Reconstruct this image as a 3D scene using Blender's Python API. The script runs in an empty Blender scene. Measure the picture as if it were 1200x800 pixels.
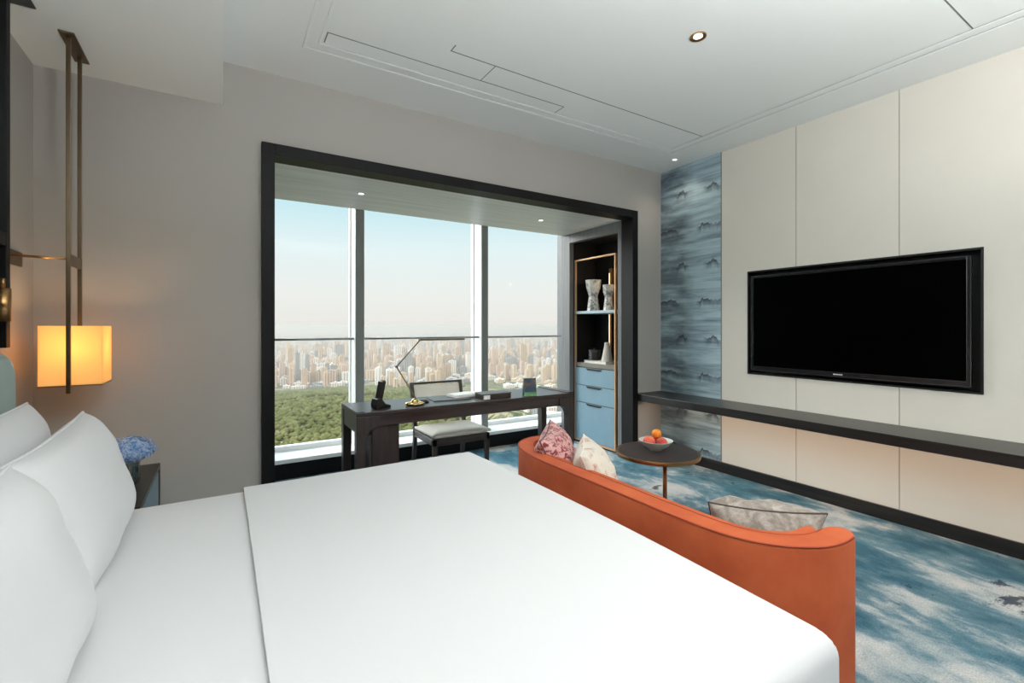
import bpy, bmesh, math, random
from mathutils import Vector, Matrix, noise as mnoise
R = math.radians
sc = bpy.context.scene
C = sc.collection

# ------------------------------------------------------------------ nodes
def new_mat(name):
    m = bpy.data.materials.new(name); m.use_nodes = True
    nt = m.node_tree
    return m, nt, nt.nodes['Principled BSDF'], nt.nodes['Material Output']
def srgb(r, g, b):
    def f(c):
        c /= 255.0
        return c/12.92 if c <= 0.04045 else ((c+0.055)/1.055)**2.4
    return (f(r), f(g), f(b), 1)
def node(nt, typ, **kw):
    n = nt.nodes.new(typ)
    for k, v in kw.items():
        if k.startswith('i_'):
            n.inputs[k[2:].replace('_', ' ')].default_value = v
        else:
            setattr(n, k, v)
    return n
def ramp(nt, stops, interp='LINEAR'):
    n = nt.nodes.new('ShaderNodeValToRGB'); e = n.color_ramp.elements
    n.color_ramp.interpolation = interp
    e[0].position, e[0].color = stops[0]; e[1].position, e[1].color = stops[-1]
    for p, c in stops[1:-1]:
        x = e.new(p); x.color = c
    return n
def coords(nt, scale=(1, 1, 1), rot=(0, 0, 0), loc=(0, 0, 0), kind='Object'):
    tc = nt.nodes.new('ShaderNodeTexCoord'); mp = nt.nodes.new('ShaderNodeMapping')
    mp.inputs['Scale'].default_value = scale; mp.inputs['Rotation'].default_value = rot
    mp.inputs['Location'].default_value = loc
    nt.links.new(tc.outputs[kind], mp.inputs['Vector'])
    return mp.outputs['Vector']
def noise(nt, vec, scale=5, detail=4, rough=0.5, dist=0.0):
    n = nt.nodes.new('ShaderNodeTexNoise')
    n.inputs['Scale'].default_value = scale; n.inputs['Detail'].default_value = detail
    n.inputs['Roughness'].default_value = rough; n.inputs['Distortion'].default_value = dist
    nt.links.new(vec, n.inputs['Vector'])
    return n.outputs['Fac']
def mathn(nt, op, a, b=None, c=None, clamp=False):
    n = nt.nodes.new('ShaderNodeMath'); n.operation = op; n.use_clamp = clamp
    for i, v in enumerate((a, b, c)):
        if v is None: continue
        if isinstance(v, (int, float)): n.inputs[i].default_value = v
        else: nt.links.new(v, n.inputs[i])
    return n.outputs[0]
def mix(nt, fac, a, b, mode='MIX'):
    n = nt.nodes.new('ShaderNodeMix'); n.data_type = 'RGBA'; n.blend_type = mode
    for i, v in ((0, fac), (6, a), (7, b)):
        if isinstance(v, (int, float)): n.inputs[i].default_value = v
        elif isinstance(v, tuple): n.inputs[i].default_value = v
        else: nt.links.new(v, n.inputs[i])
    return n.outputs[2]
def bump(nt, bs, h, strength=0.2, dist=0.01):
    b = nt.nodes.new('ShaderNodeBump'); b.inputs['Strength'].default_value = strength
    b.inputs['Distance'].default_value = dist
    nt.links.new(h, b.inputs['Height']); nt.links.new(b.outputs[0], bs.inputs['Normal'])

def simple(name, col, rough=0.5, metal=0.0, var=0.06, nscale=8, bmp=0.0, bscale=200, sheen=0.0, coat=0.0, spec=0.5):
    m, nt, bs, out = new_mat(name)
    v = coords(nt)
    f = noise(nt, v, nscale, 3)
    lo = tuple(c*(1-var) for c in col[:3]) + (1,); hi = tuple(min(1, c*(1+var)) for c in col[:3]) + (1,)
    r = ramp(nt, [(0.3, lo), (0.7, hi)]); nt.links.new(f, r.inputs[0]); nt.links.new(r.outputs[0], bs.inputs['Base Color'])
    bs.inputs['Roughness'].default_value = rough; bs.inputs['Metallic'].default_value = metal
    bs.inputs['Specular IOR Level'].default_value = spec
    if sheen: bs.inputs['Sheen Weight'].default_value = sheen; bs.inputs['Sheen Roughness'].default_value = 0.4
    if coat: bs.inputs['Coat Weight'].default_value = coat; bs.inputs['Coat Roughness'].default_value = 0.12
    if bmp:
        bump(nt, bs, noise(nt, v, bscale, 2), bmp, 0.002)
    return m
def wood(name, dark, light, rough=0.35, along='X', scale=1.0, coat=0.0, spec=0.5, metal=0.0):
    m, nt, bs, out = new_mat(name)
    s = {'X': (1.2, 28, 28), 'Y': (28, 1.2, 28), 'Z': (28, 28, 1.2)}[along]
    v = coords(nt, tuple(k*scale for k in s))
    f = noise(nt, v, 1.5, 6, 0.65, 0.4)
    r = ramp(nt, [(0.3, dark), (0.72, light)]); nt.links.new(f, r.inputs[0]); nt.links.new(r.outputs[0], bs.inputs['Base Color'])
    bs.inputs['Roughness'].default_value = rough; bs.inputs['Specular IOR Level'].default_value = spec; bs.inputs['Metallic'].default_value = metal
    if coat: bs.inputs['Coat Weight'].default_value = coat; bs.inputs['Coat Roughness'].default_value = 0.15
    bump(nt, bs, f, 0.08, 0.002)
    return m
def emit(name, col, strength):
    m, nt, bs, out = new_mat(name)
    bs.inputs['Base Color'].default_value = col
    bs.inputs['Emission Color'].default_value = col; bs.inputs['Emission Strength'].default_value = strength
    return m

M = {}
M['wall'] = simple('wall_paint', srgb(174, 171, 166), 0.85, var=0.015, nscale=2, bmp=0.05, bscale=400)
M['panel'] = simple('wall_fabric_panel', srgb(222, 218, 208), 0.9, var=0.015, nscale=3, bmp=0.12, bscale=500)
M['ceil'] = simple('ceiling_paint', srgb(236, 240, 239), 0.85, var=0.01, nscale=1)
M['soffit'] = simple('soffit_paint', srgb(238, 242, 240), 0.85, var=0.01, nscale=1)
M['groove'] = simple('groove', srgb(70, 70, 70), 0.8)
M['seam'] = simple('panel_seam', srgb(132, 126, 118), 0.8)
M['slot'] = simple('ceiling_slot', srgb(120, 122, 120), 0.8)
M['black'] = simple('black_lacquer', srgb(15, 15, 17), 0.5, var=0.1, spec=0.25)
M['dwood'] = wood('dark_wood', srgb(40, 33, 33), srgb(72, 62, 60), 0.32, 'X')
M['dwoodz'] = wood('dark_wood_upright', srgb(40, 33, 33), srgb(72, 62, 60), 0.32, 'Z')
M['dwoody'] = wood('dark_wood_lengthwise', srgb(17, 16, 16), srgb(44, 41, 39), 0.33, 'Y')
M['jamb'] = wood('grey_stained_wood', srgb(96, 98, 100), srgb(124, 126, 128), 0.4, 'Z')
M['alcove'] = wood('alcove_ceiling_wood', srgb(214, 214, 214), srgb(240, 240, 240), 0.40, 'X', 0.45, spec=0.5, metal=0.12)
M['brass'] = simple('brushed_brass', srgb(178, 138, 92), 0.3, 1.0, var=0.05)
M['bronze'] = simple('aged_bronze', srgb(122, 104, 84), 0.38, 1.0, var=0.08)
M['copper'] = simple('copper', srgb(172, 112, 78), 0.3, 1.0, var=0.05)
M['tanbrass'] = simple('satin_brass_frame', srgb(206, 166, 128), 0.45, 0.35, var=0.04)
M['goldbase'] = simple('polished_gold', srgb(226, 190, 128), 0.12, 1.0, var=0.04)
M['steel'] = simple('steel_rail', srgb(150, 152, 152), 0.35, 0.9)
M['white_metal'] = simple('window_aluminium', srgb(240, 243, 243), 0.4, 0.0, var=0.02)
M['mull'] = simple('mullion_face', srgb(132, 136, 134), 0.4, 0.0, var=0.03)
M['linen'] = simple('white_cotton', srgb(212, 213, 215), 0.75, var=0.01, nscale=2, bmp=0.05, bscale=300, sheen=0.2)
M['sill'] = simple('white_sill', srgb(246, 246, 244), 0.45, var=0.02)
M['cream'] = simple('cream_upholstery', srgb(236, 233, 222), 0.8, var=0.03, bmp=0.1)
M['blue'] = simple('blue_lacquer', srgb(122, 154, 171), 0.45, var=0.03)
M['blueshelf'] = simple('pale_blue_shelf', srgb(176, 198, 208), 0.4, var=0.03)
M['grey'] = simple('warm_grey_band', srgb(120, 114, 104), 0.5)
M['teal'] = simple('headboard_teal', srgb(146, 168, 164), 0.8, var=0.04, bmp=0.1, sheen=0.3)
M['plastic'] = simple('black_plastic', srgb(22, 22, 24), 0.35)
M['plasticg'] = simple('grey_plastic', srgb(70, 76, 84), 0.4)
M['paper'] = simple('paper', srgb(238, 238, 236), 0.7, var=0.01)
M['folio'] = simple('folio_leather', srgb(92, 92, 92), 0.5, var=0.05, bmp=0.1)
M['ceramic'] = simple('grey_ceramic', srgb(196, 194, 190), 0.35, var=0.05, nscale=20)
M['cone'] = simple('white_ceramic', srgb(206, 202, 194), 0.4, var=0.04)
M['jar'] = simple('black_ceramic', srgb(38, 38, 38), 0.4)
M['screen'] = simple('screen_glass', (0.0006, 0.0006, 0.0007, 1), 0.3, var=0.0, spec=0.02)
M['bezel'] = simple('tv_bezel', srgb(20, 20, 22), 0.25)
M['bezelhi'] = simple('tv_bezel_trim', srgb(84, 88, 94), 0.25, 0.6)
M['nichein'] = simple('niche_black', srgb(14, 14, 15), 0.6)
M['leaf'] = simple('stem_green', srgb(86, 120, 60), 0.6)
M['logo'] = simple('logo_white', srgb(230, 230, 230), 0.4)

def marble():
    m, nt, bs, out = new_mat('marbled_ceramic')
    v = coords(nt); f = noise(nt, v, 14, 8, 0.6, 1.5)
    r = ramp(nt, [(0.38, srgb(120, 124, 126)), (0.5, srgb(222, 220, 214)), (0.7, srgb(236, 233, 226))])
    nt.links.new(f, r.inputs[0]); nt.links.new(r.outputs[0], bs.inputs['Base Color']); bs.inputs['Roughness'].default_value = 0.35
    return m
M['marble'] = marble()

def velvet(name, dark, light, sheen=0.5, scale=6):
    m, nt, bs, out = new_mat(name)
    v = coords(nt); f = noise(nt, v, scale, 4, 0.6)
    r = ramp(nt, [(0.3, dark), (0.75, light)]); nt.links.new(f, r.inputs[0]); nt.links.new(r.outputs[0], bs.inputs['Base Color'])
    bs.inputs['Roughness'].default_value = 0.75
    bs.inputs['Sheen Weight'].default_value = sheen; bs.inputs['Sheen Roughness'].default_value = 0.35
    bs.inputs['Sheen Tint'].default_value = light
    return m
M['orange'] = velvet('orange_velvet', srgb(174, 76, 36), srgb(196, 96, 52), 0.1)
M['orange_pipe'] = simple('orange_piping', srgb(156, 62, 34), 0.7)

def carpet():
    m, nt, bs, out = new_mat('watery_blue_carpet')
    v = coords(nt, (1.5, 0.85, 1), (0, 0, R(-24)))
    f1 = noise(nt, v, 1.7, 9, 0.64, 0.15)
    base = ramp(nt, [(0.30, srgb(44, 76, 94)), (0.42, srgb(66, 104, 120)), (0.50, srgb(104, 132, 144)), (0.56, srgb(172, 178, 180)), (0.68, srgb(206, 202, 196))])
    nt.links.new(f1, base.inputs[0])
    v2 = coords(nt, (1, 1.6, 1), (0, 0, R(12)), (7.3, 2.2, 0))
    f2 = noise(nt, v2, 1.5, 5, 0.6, 0.3)
    r2 = ramp(nt, [(0.52, (0, 0, 0, 1)), (0.68, (1, 1, 1, 1))]); nt.links.new(f2, r2.inputs[0])
    c = mix(nt, mathn(nt, 'MULTIPLY', r2.outputs[0], 0.75), base.outputs[0], srgb(58, 112, 128))
    v3 = coords(nt, (1, 1.8, 1), (0, 0, R(-10)), (3.1, 5.2, 0))
    f3 = noise(nt, v3, 1.8, 8, 0.72, 0.2)
    r3 = ramp(nt, [(0.62, (0, 0, 0, 1)), (0.66, (1, 1, 1, 1))]); nt.links.new(f3, r3.inputs[0])
    c = mix(nt, mathn(nt, 'MULTIPLY', r3.outputs[0], 0.85), c, srgb(20, 36, 58))
    f4 = noise(nt, coords(nt), 160, 2)
    r4 = ramp(nt, [(0.3, (0.72, 0.72, 0.72, 1)), (0.7, (1.12, 1.12, 1.12, 1))]); nt.links.new(f4, r4.inputs[0])
    c = mix(nt, 1.0, c, r4.outputs[0], 'MULTIPLY')
    nt.links.new(c, bs.inputs['Base Color']); bs.inputs['Roughness'].default_value = 0.95
    bs.inputs['Specular IOR Level'].default_value = 0.15
    bump(nt, bs, f4, 0.4, 0.004)
    return m
M['carpet'] = carpet()

def wallpaper():
    m, nt, bs, out = new_mat('mountain_wallpaper')
    tc = nt.nodes.new('ShaderNodeTexCoord'); sep = nt.nodes.new('ShaderNodeSeparateXYZ')
    nt.links.new(tc.outputs['Object'], sep.inputs[0]); Y, Z = sep.outputs[1], sep.outputs[2]
    f = noise(nt, coords(nt, (1, 0.9, 9)), 2.2, 6, 0.6, 0.2)
    r = ramp(nt, [(0.28, srgb(102, 122, 138)), (0.42, srgb(146, 170, 182)), (0.58, srgb(172, 198, 206)), (0.8, srgb(192, 212, 216))])
    nt.links.new(f, r.inputs[0])
    col = r.outputs[0]
    # dark ink blotches towards one side of the roll, repeating upward
    fb = noise(nt, coords(nt, (1, 1.8, 6.5)), 1.5, 4, 0.55)
    side = mathn(nt, 'MULTIPLY', mathn(nt, 'SUBTRACT', Y, 2.79), 7.0, clamp=True)
    bl = mathn(nt, 'MULTIPLY', mathn(nt, 'MULTIPLY', mathn(nt, 'SUBTRACT', fb, 0.34), 4.5, clamp=True), side)
    col = mix(nt, mathn(nt, 'MULTIPLY', bl, 0.66), col, srgb(40, 46, 60))
    P = 0.345
    zz = mathn(nt, 'DIVIDE', Z, P); row = mathn(nt, 'FLOOR', zz); fr = mathn(nt, 'FRACT', zz)
    cmb = nt.nodes.new('ShaderNodeCombineXYZ')
    nt.links.new(Y, cmb.inputs[1]); nt.links.new(mathn(nt, 'MULTIPLY', mathn(nt, 'MODULO', row, 2.0), 3.7), cmb.inputs[2])
    nz = noise(nt, cmb.outputs[0], 22, 5, 0.65)
    big = noise(nt, cmb.outputs[0], 4.0, 1, 0.5)
    h = mathn(nt, 'ADD', mathn(nt, 'MULTIPLY', nz, 0.34), mathn(nt, 'MULTIPLY', big, 0.5))
    h = mathn(nt, 'SUBTRACT', h, 0.0)
    d = mathn(nt, 'SUBTRACT', h, fr)                       # >0 below the ridge
    below = mathn(nt, 'GREATER_THAN', d, 0.0)
    fade = mathn(nt, 'SUBTRACT', 1.0, mathn(nt, 'MULTIPLY', d, 5.0), clamp=True)
    mtn = mathn(nt, 'MULTIPLY', below, fade)
    msk = mathn(nt, 'MULTIPLY', mathn(nt, 'SUBTRACT', big, 0.42), 9.0, clamp=True)
    col = mix(nt, mathn(nt, 'MULTIPLY', mathn(nt, 'MULTIPLY', mtn, msk), 0.95), col, srgb(44, 54, 66))
    # fine weave of drawn lines
    fl = noise(nt, coords(nt, (1, 0.6, 60)), 2.0, 3, 0.5)
    rl = ramp(nt, [(0.3, (0.86, 0.86, 0.86, 1)), (0.6, (1.05, 1.05, 1.05, 1))]); nt.links.new(fl, rl.inputs[0])
    col = mix(nt, 1.0, col, rl.outputs[0], 'MULTIPLY')
    nt.links.new(col, bs.inputs['Base Color']); bs.inputs['Roughness'].default_value = 0.6
    return m
M['wallpaper'] = wallpaper()

def glass_thin(name, tint, gl=0.04, rough=0.0):
    m, nt, bs, out = new_mat(name); nt.nodes.remove(bs)
    t = node(nt, 'ShaderNodeBsdfTransparent'); t.inputs[0].default_value = tint
    g = node(nt, 'ShaderNodeBsdfGlossy'); g.inputs['Roughness'].default_value = rough
    mx = node(nt, 'ShaderNodeMixShader'); mx.inputs[0].default_value = gl
    nt.links.new(t.outputs[0], mx.inputs[1]); nt.links.new(g.outputs[0], mx.inputs[2]); nt.links.new(mx.outputs[0], out.inputs[0])
    return m
M['glass'] = glass_thin('window_glass', (0.985, 0.992, 0.99, 1), 0.004)
M['vaseglass'] = glass_thin('vase_glass', (0.80, 0.84, 0.84, 1), 0.22, 0.05)
M['mirror'] = simple('tinted_mirror', srgb(196, 208, 206), 0.12, 0.95, var=0.0)

def shade_mat():
    m, nt, bs, out = new_mat('lamp_shade_fabric')
    bs.inputs['Base Color'].default_value = srgb(250, 214, 140)
    tr = node(nt, 'ShaderNodeBsdfTranslucent'); tr.inputs[0].default_value = (0.70, 0.50, 0.27, 1)
    mx = node(nt, 'ShaderNodeMixShader'); mx.inputs[0].default_value = 0.72
    bs.inputs['Roughness'].default_value = 0.9
    bs.inputs['Emission Color'].default_value = (1.0, 0.72, 0.28, 1); bs.inputs['Emission Strength'].default_value = 0.85
    nt.links.new(bs.outputs[0], mx.inputs[1]); nt.links.new(tr.outputs[0], mx.inputs[2]); nt.links.new(mx.outputs[0], out.inputs[0])
    return m
M['shade'] = shade_mat()
M['bulb'] = emit('bulb_glow', (1.0, 0.72, 0.36, 1), 10)
M['led'] = emit('downlight_glow', (1.0, 0.93, 0.82, 1), 6)
M['ledstrip'] = emit('warm_strip', (1.0, 0.74, 0.46, 1), 1.3)

def patterned(name, base, spots, s=22, thr=(0.5, 0.56), base2=None):
    m, nt, bs, out = new_mat(name)
    f = noise(nt, coords(nt), s, 5, 0.65, 0.8); r = ramp(nt, [(thr[0], (0, 0, 0, 1)), (thr[1], (1, 1, 1, 1))]); nt.links.new(f, r.inputs[0])
    f2 = noise(nt, coords(nt, (1, 1, 1), (0, 0, 0), (4, 1, 2)), 6, 3)
    b = mix(nt, f2, base, base2 or base)
    c = mix(nt, r.outputs[0], b, spots)
    nt.links.new(c, bs.inputs['Base Color']); bs.inputs['Roughness'].default_value = 0.8
    bs.inputs['Sheen Weight'].default_value = 0.2
    return m
M['pillow_red'] = patterned('red_floral_fabric', srgb(222, 190, 186), srgb(134, 44, 50), 40, (0.47, 0.55), srgb(206, 140, 140))
M['pillow_white'] = patterned('cream_floral_fabric', srgb(228, 220, 208), srgb(186, 132, 112), 18, (0.53, 0.68), srgb(210, 202, 188))
M['pillow_silver'] = patterned('silver_satin', srgb(134, 124, 115), srgb(176, 167, 158), 20, (0.42, 0.66), srgb(108, 98, 90))
M['piping_dark'] = simple('dark_piping', srgb(70, 56, 52), 0.6)
M['piping_light'] = simple('light_piping', srgb(225, 218, 208), 0.7)
M['peach'] = patterned('peach_skin', srgb(226, 120, 84), srgb(196, 60, 54), 12, (0.4, 0.65))
M['plum'] = patterned('red_fruit_skin', srgb(206, 84, 64), srgb(168, 42, 44), 14, (0.4, 0.65))
M['orangefruit'] = simple('orange_peel', srgb(240, 142, 40), 0.45, bmp=0.3, bscale=120)
M['bowl'] = simple('bowl_glaze', srgb(206, 208, 208), 0.3, var=0.05, nscale=30)
M['petal'] = patterned('hydrangea_petals', srgb(176, 202, 236), srgb(84, 134, 200), 55, (0.45, 0.6), srgb(190, 210, 236))
M['card'] = patterned('brochure_picture', srgb(52, 84, 116), srgb(128, 96, 52), 24, (0.48, 0.6), srgb(40, 66, 84))
M['cardteal'] = simple('brochure_teal', srgb(110, 178, 178), 0.6)
M['cardgreen'] = simple('brochure_green', srgb(92, 140, 100), 0.6)

# ------------------------------------------------------------------ geometry helpers
def finish(name, bm, mat, parent=None, smooth=False, bev=0.0, seg=2, sub=0, auto=True):
    bmesh.ops.recalc_face_normals(bm, faces=bm.faces)
    me = bpy.data.meshes.new(name); bm.to_mesh(me); bm.free()
    if mat is not None: me.materials.append(mat)
    o = bpy.data.objects.new(name, me); C.objects.link(o)
    if parent: o.parent = parent
    if smooth:
        me.polygons.foreach_set('use_smooth', [True]*len(me.polygons))
    if bev > 0:
        md = o.modifiers.new('bevel', 'BEVEL'); md.width = bev; md.segments = seg; md.limit_method = 'ANGLE'; md.angle_limit = R(40)
        md.harden_normals = False
    if sub:
        md = o.modifiers.new('subdiv', 'SUBSURF'); md.levels = sub; md.render_levels = sub
    return o
def bx(bm, x0, x1, y0, y1, z0, z1):
    vs = [bm.verts.new((x, y, z)) for x in (x0, x1) for y in (y0, y1) for z in (z0, z1)]
    for f in ((0, 1, 3, 2), (4, 6, 7, 5), (0, 4, 5, 1), (2, 3, 7, 6), (0, 2, 6, 4), (1, 5, 7, 3)):
        bm.faces.new([vs[i] for i in f])
    return vs
def box(name, mat, x0, x1, y0, y1, z0, z1, parent=None, bev=0.0, seg=2):
    bm = bmesh.new(); bx(bm, x0, x1, y0, y1, z0, z1)
    return finish(name, bm, mat, parent, bev=bev, seg=seg)
def boxes(name, mat, lst, parent=None, bev=0.0):
    bm = bmesh.new()
    for b in lst: bx(bm, *b)
    return finish(name, bm, mat, parent, bev=bev)
def lathe_bm(bm, prof, n=32, cx=0, cy=0, cz=0, cap=True):
    rings = []
    for r, z in prof:
        rings.append([bm.verts.new((cx+r*math.cos(2*math.pi*i/n), cy+r*math.sin(2*math.pi*i/n), cz+z)) for i in range(n)])
    for a, b in zip(rings, rings[1:]):
        for i in range(n):
            bm.faces.new((a[i], a[(i+1) % n], b[(i+1) % n], b[i]))
    if cap:
        bm.faces.new(rings[0][::-1]); bm.faces.new(rings[-1])
def lathe(name, mat, prof, cx=0, cy=0, cz=0, n=32, parent=None, smooth=True, cap=True):
    bm = bmesh.new(); lathe_bm(bm, prof, n, cx, cy, cz, cap)
    o = finish(name, bm, mat, parent, smooth=smooth)
    if smooth:
        md = o.modifiers.new('es', 'EDGE_SPLIT'); md.split_angle = R(38)
    return o
def tube_bm(bm, pts, r, n=10, closed=False):
    pts = [Vector(p) for p in pts]; N = len(pts); rings = []; up = None
    for i, p in enumerate(pts):
        if closed: t = (pts[(i+1) % N]-pts[i-1]).normalized()
        elif i == 0: t = (pts[1]-p).normalized()
        elif i == N-1: t = (p-pts[-2]).normalized()
        else: t = (pts[i+1]-pts[i-1]).normalized()
        if up is None:
            up = Vector((0, 0, 1)) if abs(t.z) < 0.9 else Vector((1, 0, 0))
        a = t.cross(up).normalized(); b = a.cross(t).normalized(); up = b
        rr = r[i] if isinstance(r, (list, tuple)) else r
        rings.append([bm.verts.new(p+a*rr*math.cos(2*math.pi*k/n)+b*rr*math.sin(2*math.pi*k/n)) for k in range(n)])
    prs = list(zip(rings, rings[1:])) + ([(rings[-1], rings[0])] if closed else [])
    for x, y in prs:
        for k in range(n): bm.faces.new((x[k], x[(k+1) % n], y[(k+1) % n], y[k]))
    if not closed:
        bm.faces.new(rings[0][::-1]); bm.faces.new(rings[-1])
def tube(name, mat, pts, r, parent=None, n=10, closed=False):
    bm = bmesh.new(); tube_bm(bm, pts, r, n, closed)
    return finish(name, bm, mat, parent, smooth=True)
def prism_bm(bm, poly, y0, y1, axis='Y'):
    """extrude a 2-D polygon along an axis"""
    def P(a, b, c):
        return {'Y': (a, c, b), 'X': (c, a, b), 'Z': (a, b, c)}[axis]
    A = [bm.verts.new(P(a, b, y0)) for a, b in poly]; B = [bm.verts.new(P(a, b, y1)) for a, b in poly]
    n = len(poly)
    bm.faces.new(A); bm.faces.new(B[::-1])
    for i in range(n): bm.faces.new((A[i], B[i], B[(i+1) % n], A[(i+1) % n]))
def tagit(o, label=None, cat=None, group=None, kind=None):
    if label: o['label'] = label
    if cat: o['category'] = cat
    if group: o['group'] = group
    if kind: o['kind'] = kind
    return o
def thing(name, label, cat, loc=(0, 0, 0), group=None, rot=(0, 0, 0)):
    o = bpy.data.objects.new(name, None); C.objects.link(o); o.empty_display_size = 0.1
    o.location = loc; o.rotation_euler = rot
    return tagit(o, label, cat, group)
def keep(root, kids=None):
    """parts were modelled in world coordinates: keep them there under a root that has its own place"""
    bpy.context.view_layer.update()
    for ch in list(root.children):
        ch.matrix_parent_inverse = root.matrix_world.inverted()
def struct(o): o['kind'] = 'structure'; return o

# ------------------------------------------------------------------ room shell
XL, XR, YW, YB, H, HS = -0.79, 3.75, 3.19, -3.3, 2.825, 2.57
struct(box('floor', M['carpet'], XL-0.1, 3.9, YB-0.1, 4.33, -0.1, 0.0))
# head wall
struct(boxes('wall_left', M['wall'], [(XL-0.12, XL, YB, YW, 0, 3.0)]))
struct(boxes('wall_back', M['dwoodz'], [(XL-0.12, XR+0.2, YB-0.12, YB, 0, 3.0)]))
# window wall, around the alcove opening
struct(boxes('wall_front', M['wall'], [(XL-0.12, 0.2, YW, 3.35, 0, 3.0), (0.2, 3.38, YW, 3.35, 2.39, 3.0), (3.38, XR, YW, 3.32, 0, 3.0)]))
# right wall: plain slab behind, with a niche for the screen, panels in front
TY0, TY1, TZ0, TZ1 = 0.855, 2.274, 0.893, 1.739
struct(boxes('wall_right', M['panel'], [
    (XR+0.10, XR+0.2, YB, 4.9, 0, 3.0),
    (XR, XR+0.10, YB, TY0, 0.0, 3.0), (XR, XR+0.10, TY1, 2.521, 0.0, 3.0),
    (XR, XR+0.10, TY0, TY1, 0.0, TZ0), (XR, XR+0.10, TY0, TY1, TZ1, 3.0)]))
struct(boxes('trim_9', M['nichein'], [(XR+0.088, XR+0.0995, TY0+0.0005, TY1-0.0005, TZ0+0.0005, TZ1-0.0005),
    (XR-0.004, XR+0.088, TY0-0.006, TY0+0.006, TZ0-0.006, TZ1+0.006), (XR-0.004, XR+0.088, TY1-0.006, TY1+0.006, TZ0-0.006, TZ1+0.006),
    (XR-0.004, XR+0.088, TY0+0.006, TY1-0.006, TZ0-0.006, TZ0+0.006), (XR-0.004, XR+0.088, TY0+0.006, TY1-0.006, TZ1-0.006, TZ1+0.006)]))
wp = box('wall_papered', M['wallpaper'], XR-0.002, XR+0.10, 2.525, 3.32, 0.0, 3.0)
wp.name = 'wall_right_papered'; struct(wp)
# seams between the fabric panels
sm = []
for y in (1.89, 1.246, 0.60, -0.05, -0.7):
    if TY0 < y < TY1:
        sm += [(XR-0.0015, XR+0.002, y-0.0015, y+0.0015, 0.09, TZ0-0.006), (XR-0.0015, XR+0.002, y-0.0015, y+0.0015, TZ1+0.006, H)]
    else:
        sm += [(XR-0.0015, XR+0.002, y-0.0015, y+0.0015, 0.09, H)]
sm += [(XR-0.004, XR+0.002, 2.519, 2.525, 0.09, H)]
struct(boxes('trim_1', M['seam'], sm))
struct(box('baseboard_right', M['dwoody'], XR-0.02, XR, YB, YW, 0.0, 0.09, bev=0.003))
struct(boxes('baseboard_front', M['dwood'], [(XL, 0.2, YW-0.015, YW, 0, 0.09), (3.38, XR-0.02, YW-0.015, YW, 0, 0.09)], bev=0.003))
# ceilings: dropped soffit over the bed head, band, stepped tray
struct(box('ceiling_soffit', M['soffit'], XL-0.1, 0.004, YB, YW, HS, 3.1))
bpy.data.objects['ceiling_soffit'].name = 'ceiling_dropped'
band = [(0.004, XR+0.1, 2.78, YW, H, 3.1), (0.004, 0.39, YB, 2.78, H, 3.1), (3.39, XR+0.1, YB, 2.78, H, 3.1), (0.39, 3.39, YB, -2.6, H, 3.1),
        (0.39, 0.46, -2.6, 2.78, H+0.004, 3.1), (3.32, 3.39, -2.6, 2.78, H+0.004, 3.1), (0.46, 3.32, 2.71, 2.78, H+0.004, 3.1), (0.46, 3.32, -2.6, -2.53, H+0.004, 3.1),
        (0.46, 3.32, -2.53, 2.71, H+0.008, 3.1)]
struct(boxes('ceiling', M['ceil'], band))
bead = []
for (a0, a1, b0, b1, zz) in ((0.39, 3.39, -2.6, 2.78, H), (0.46, 3.32, -2.53, 2.71, H+0.004)):
    bead += [(a0-0.016, a0, b0, b1, zz-0.004, zz+0.006), (a1, a1+0.016, b0, b1, zz-0.004, zz+0.006), (a0-0.016, a1+0.016, b1, b1+0.016, zz-0.004, zz+0.006)]
struct(boxes('trim_11', M['ceil'], bead, bev=0.003))
zt = H+0.008
slots = [(0.47, 2.05, 2.596, 2.602, zt-0.0012, zt+0.001), (0.47, 0.476, 2.602, 2.70, zt-0.001, zt+0.001), (2.045, 2.05, 2.602, 2.71, zt-0.001, zt+0.001),
         (1.09, 3.32, 2.404, 2.410, zt-0.0012, zt+0.001), (1.09, 1.096, 2.345, 2.404, zt-0.001, zt+0.001), (1.38, 1.385, 2.410, 2.596, zt-0.001, zt+0.001),
         (2.2, 3.32, 0.79, 0.796, zt-0.0012, zt+0.001)]
struct(boxes('trim_2', M['slot'], slots))

# ------------------------------------------------------------------ window alcove
fr = [(0.2, 0.27, 3.15, 3.30, 0, 2.39), (3.31, 3.38, 3.15, 3.30, 0, 2.39), (0.27, 3.31, 3.15, 3.30, 2.32, 2.39)]
struct(boxes('trim_3', M['black'], fr, bev=0.002))
struct(box('ceiling_alcove', M['alcove'], 0.27, 3.45, 3.30, 4.22, 2.32, 2.42))
struct(box('ceiling_pocket', M['soffit'], 0.0, 3.8, 4.22, 4.9, 2.70, 2.82))
struct(boxes('wall_alcove_left', M['jamb'], [(0.12, 0.27, 3.30, 4.9, 0, 2.9)]))
struct(boxes('wall_alcove_above', M['jamb'], [(0.2, 3.8, 4.19, 4.22, 2.42, 2.85)]))
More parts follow.
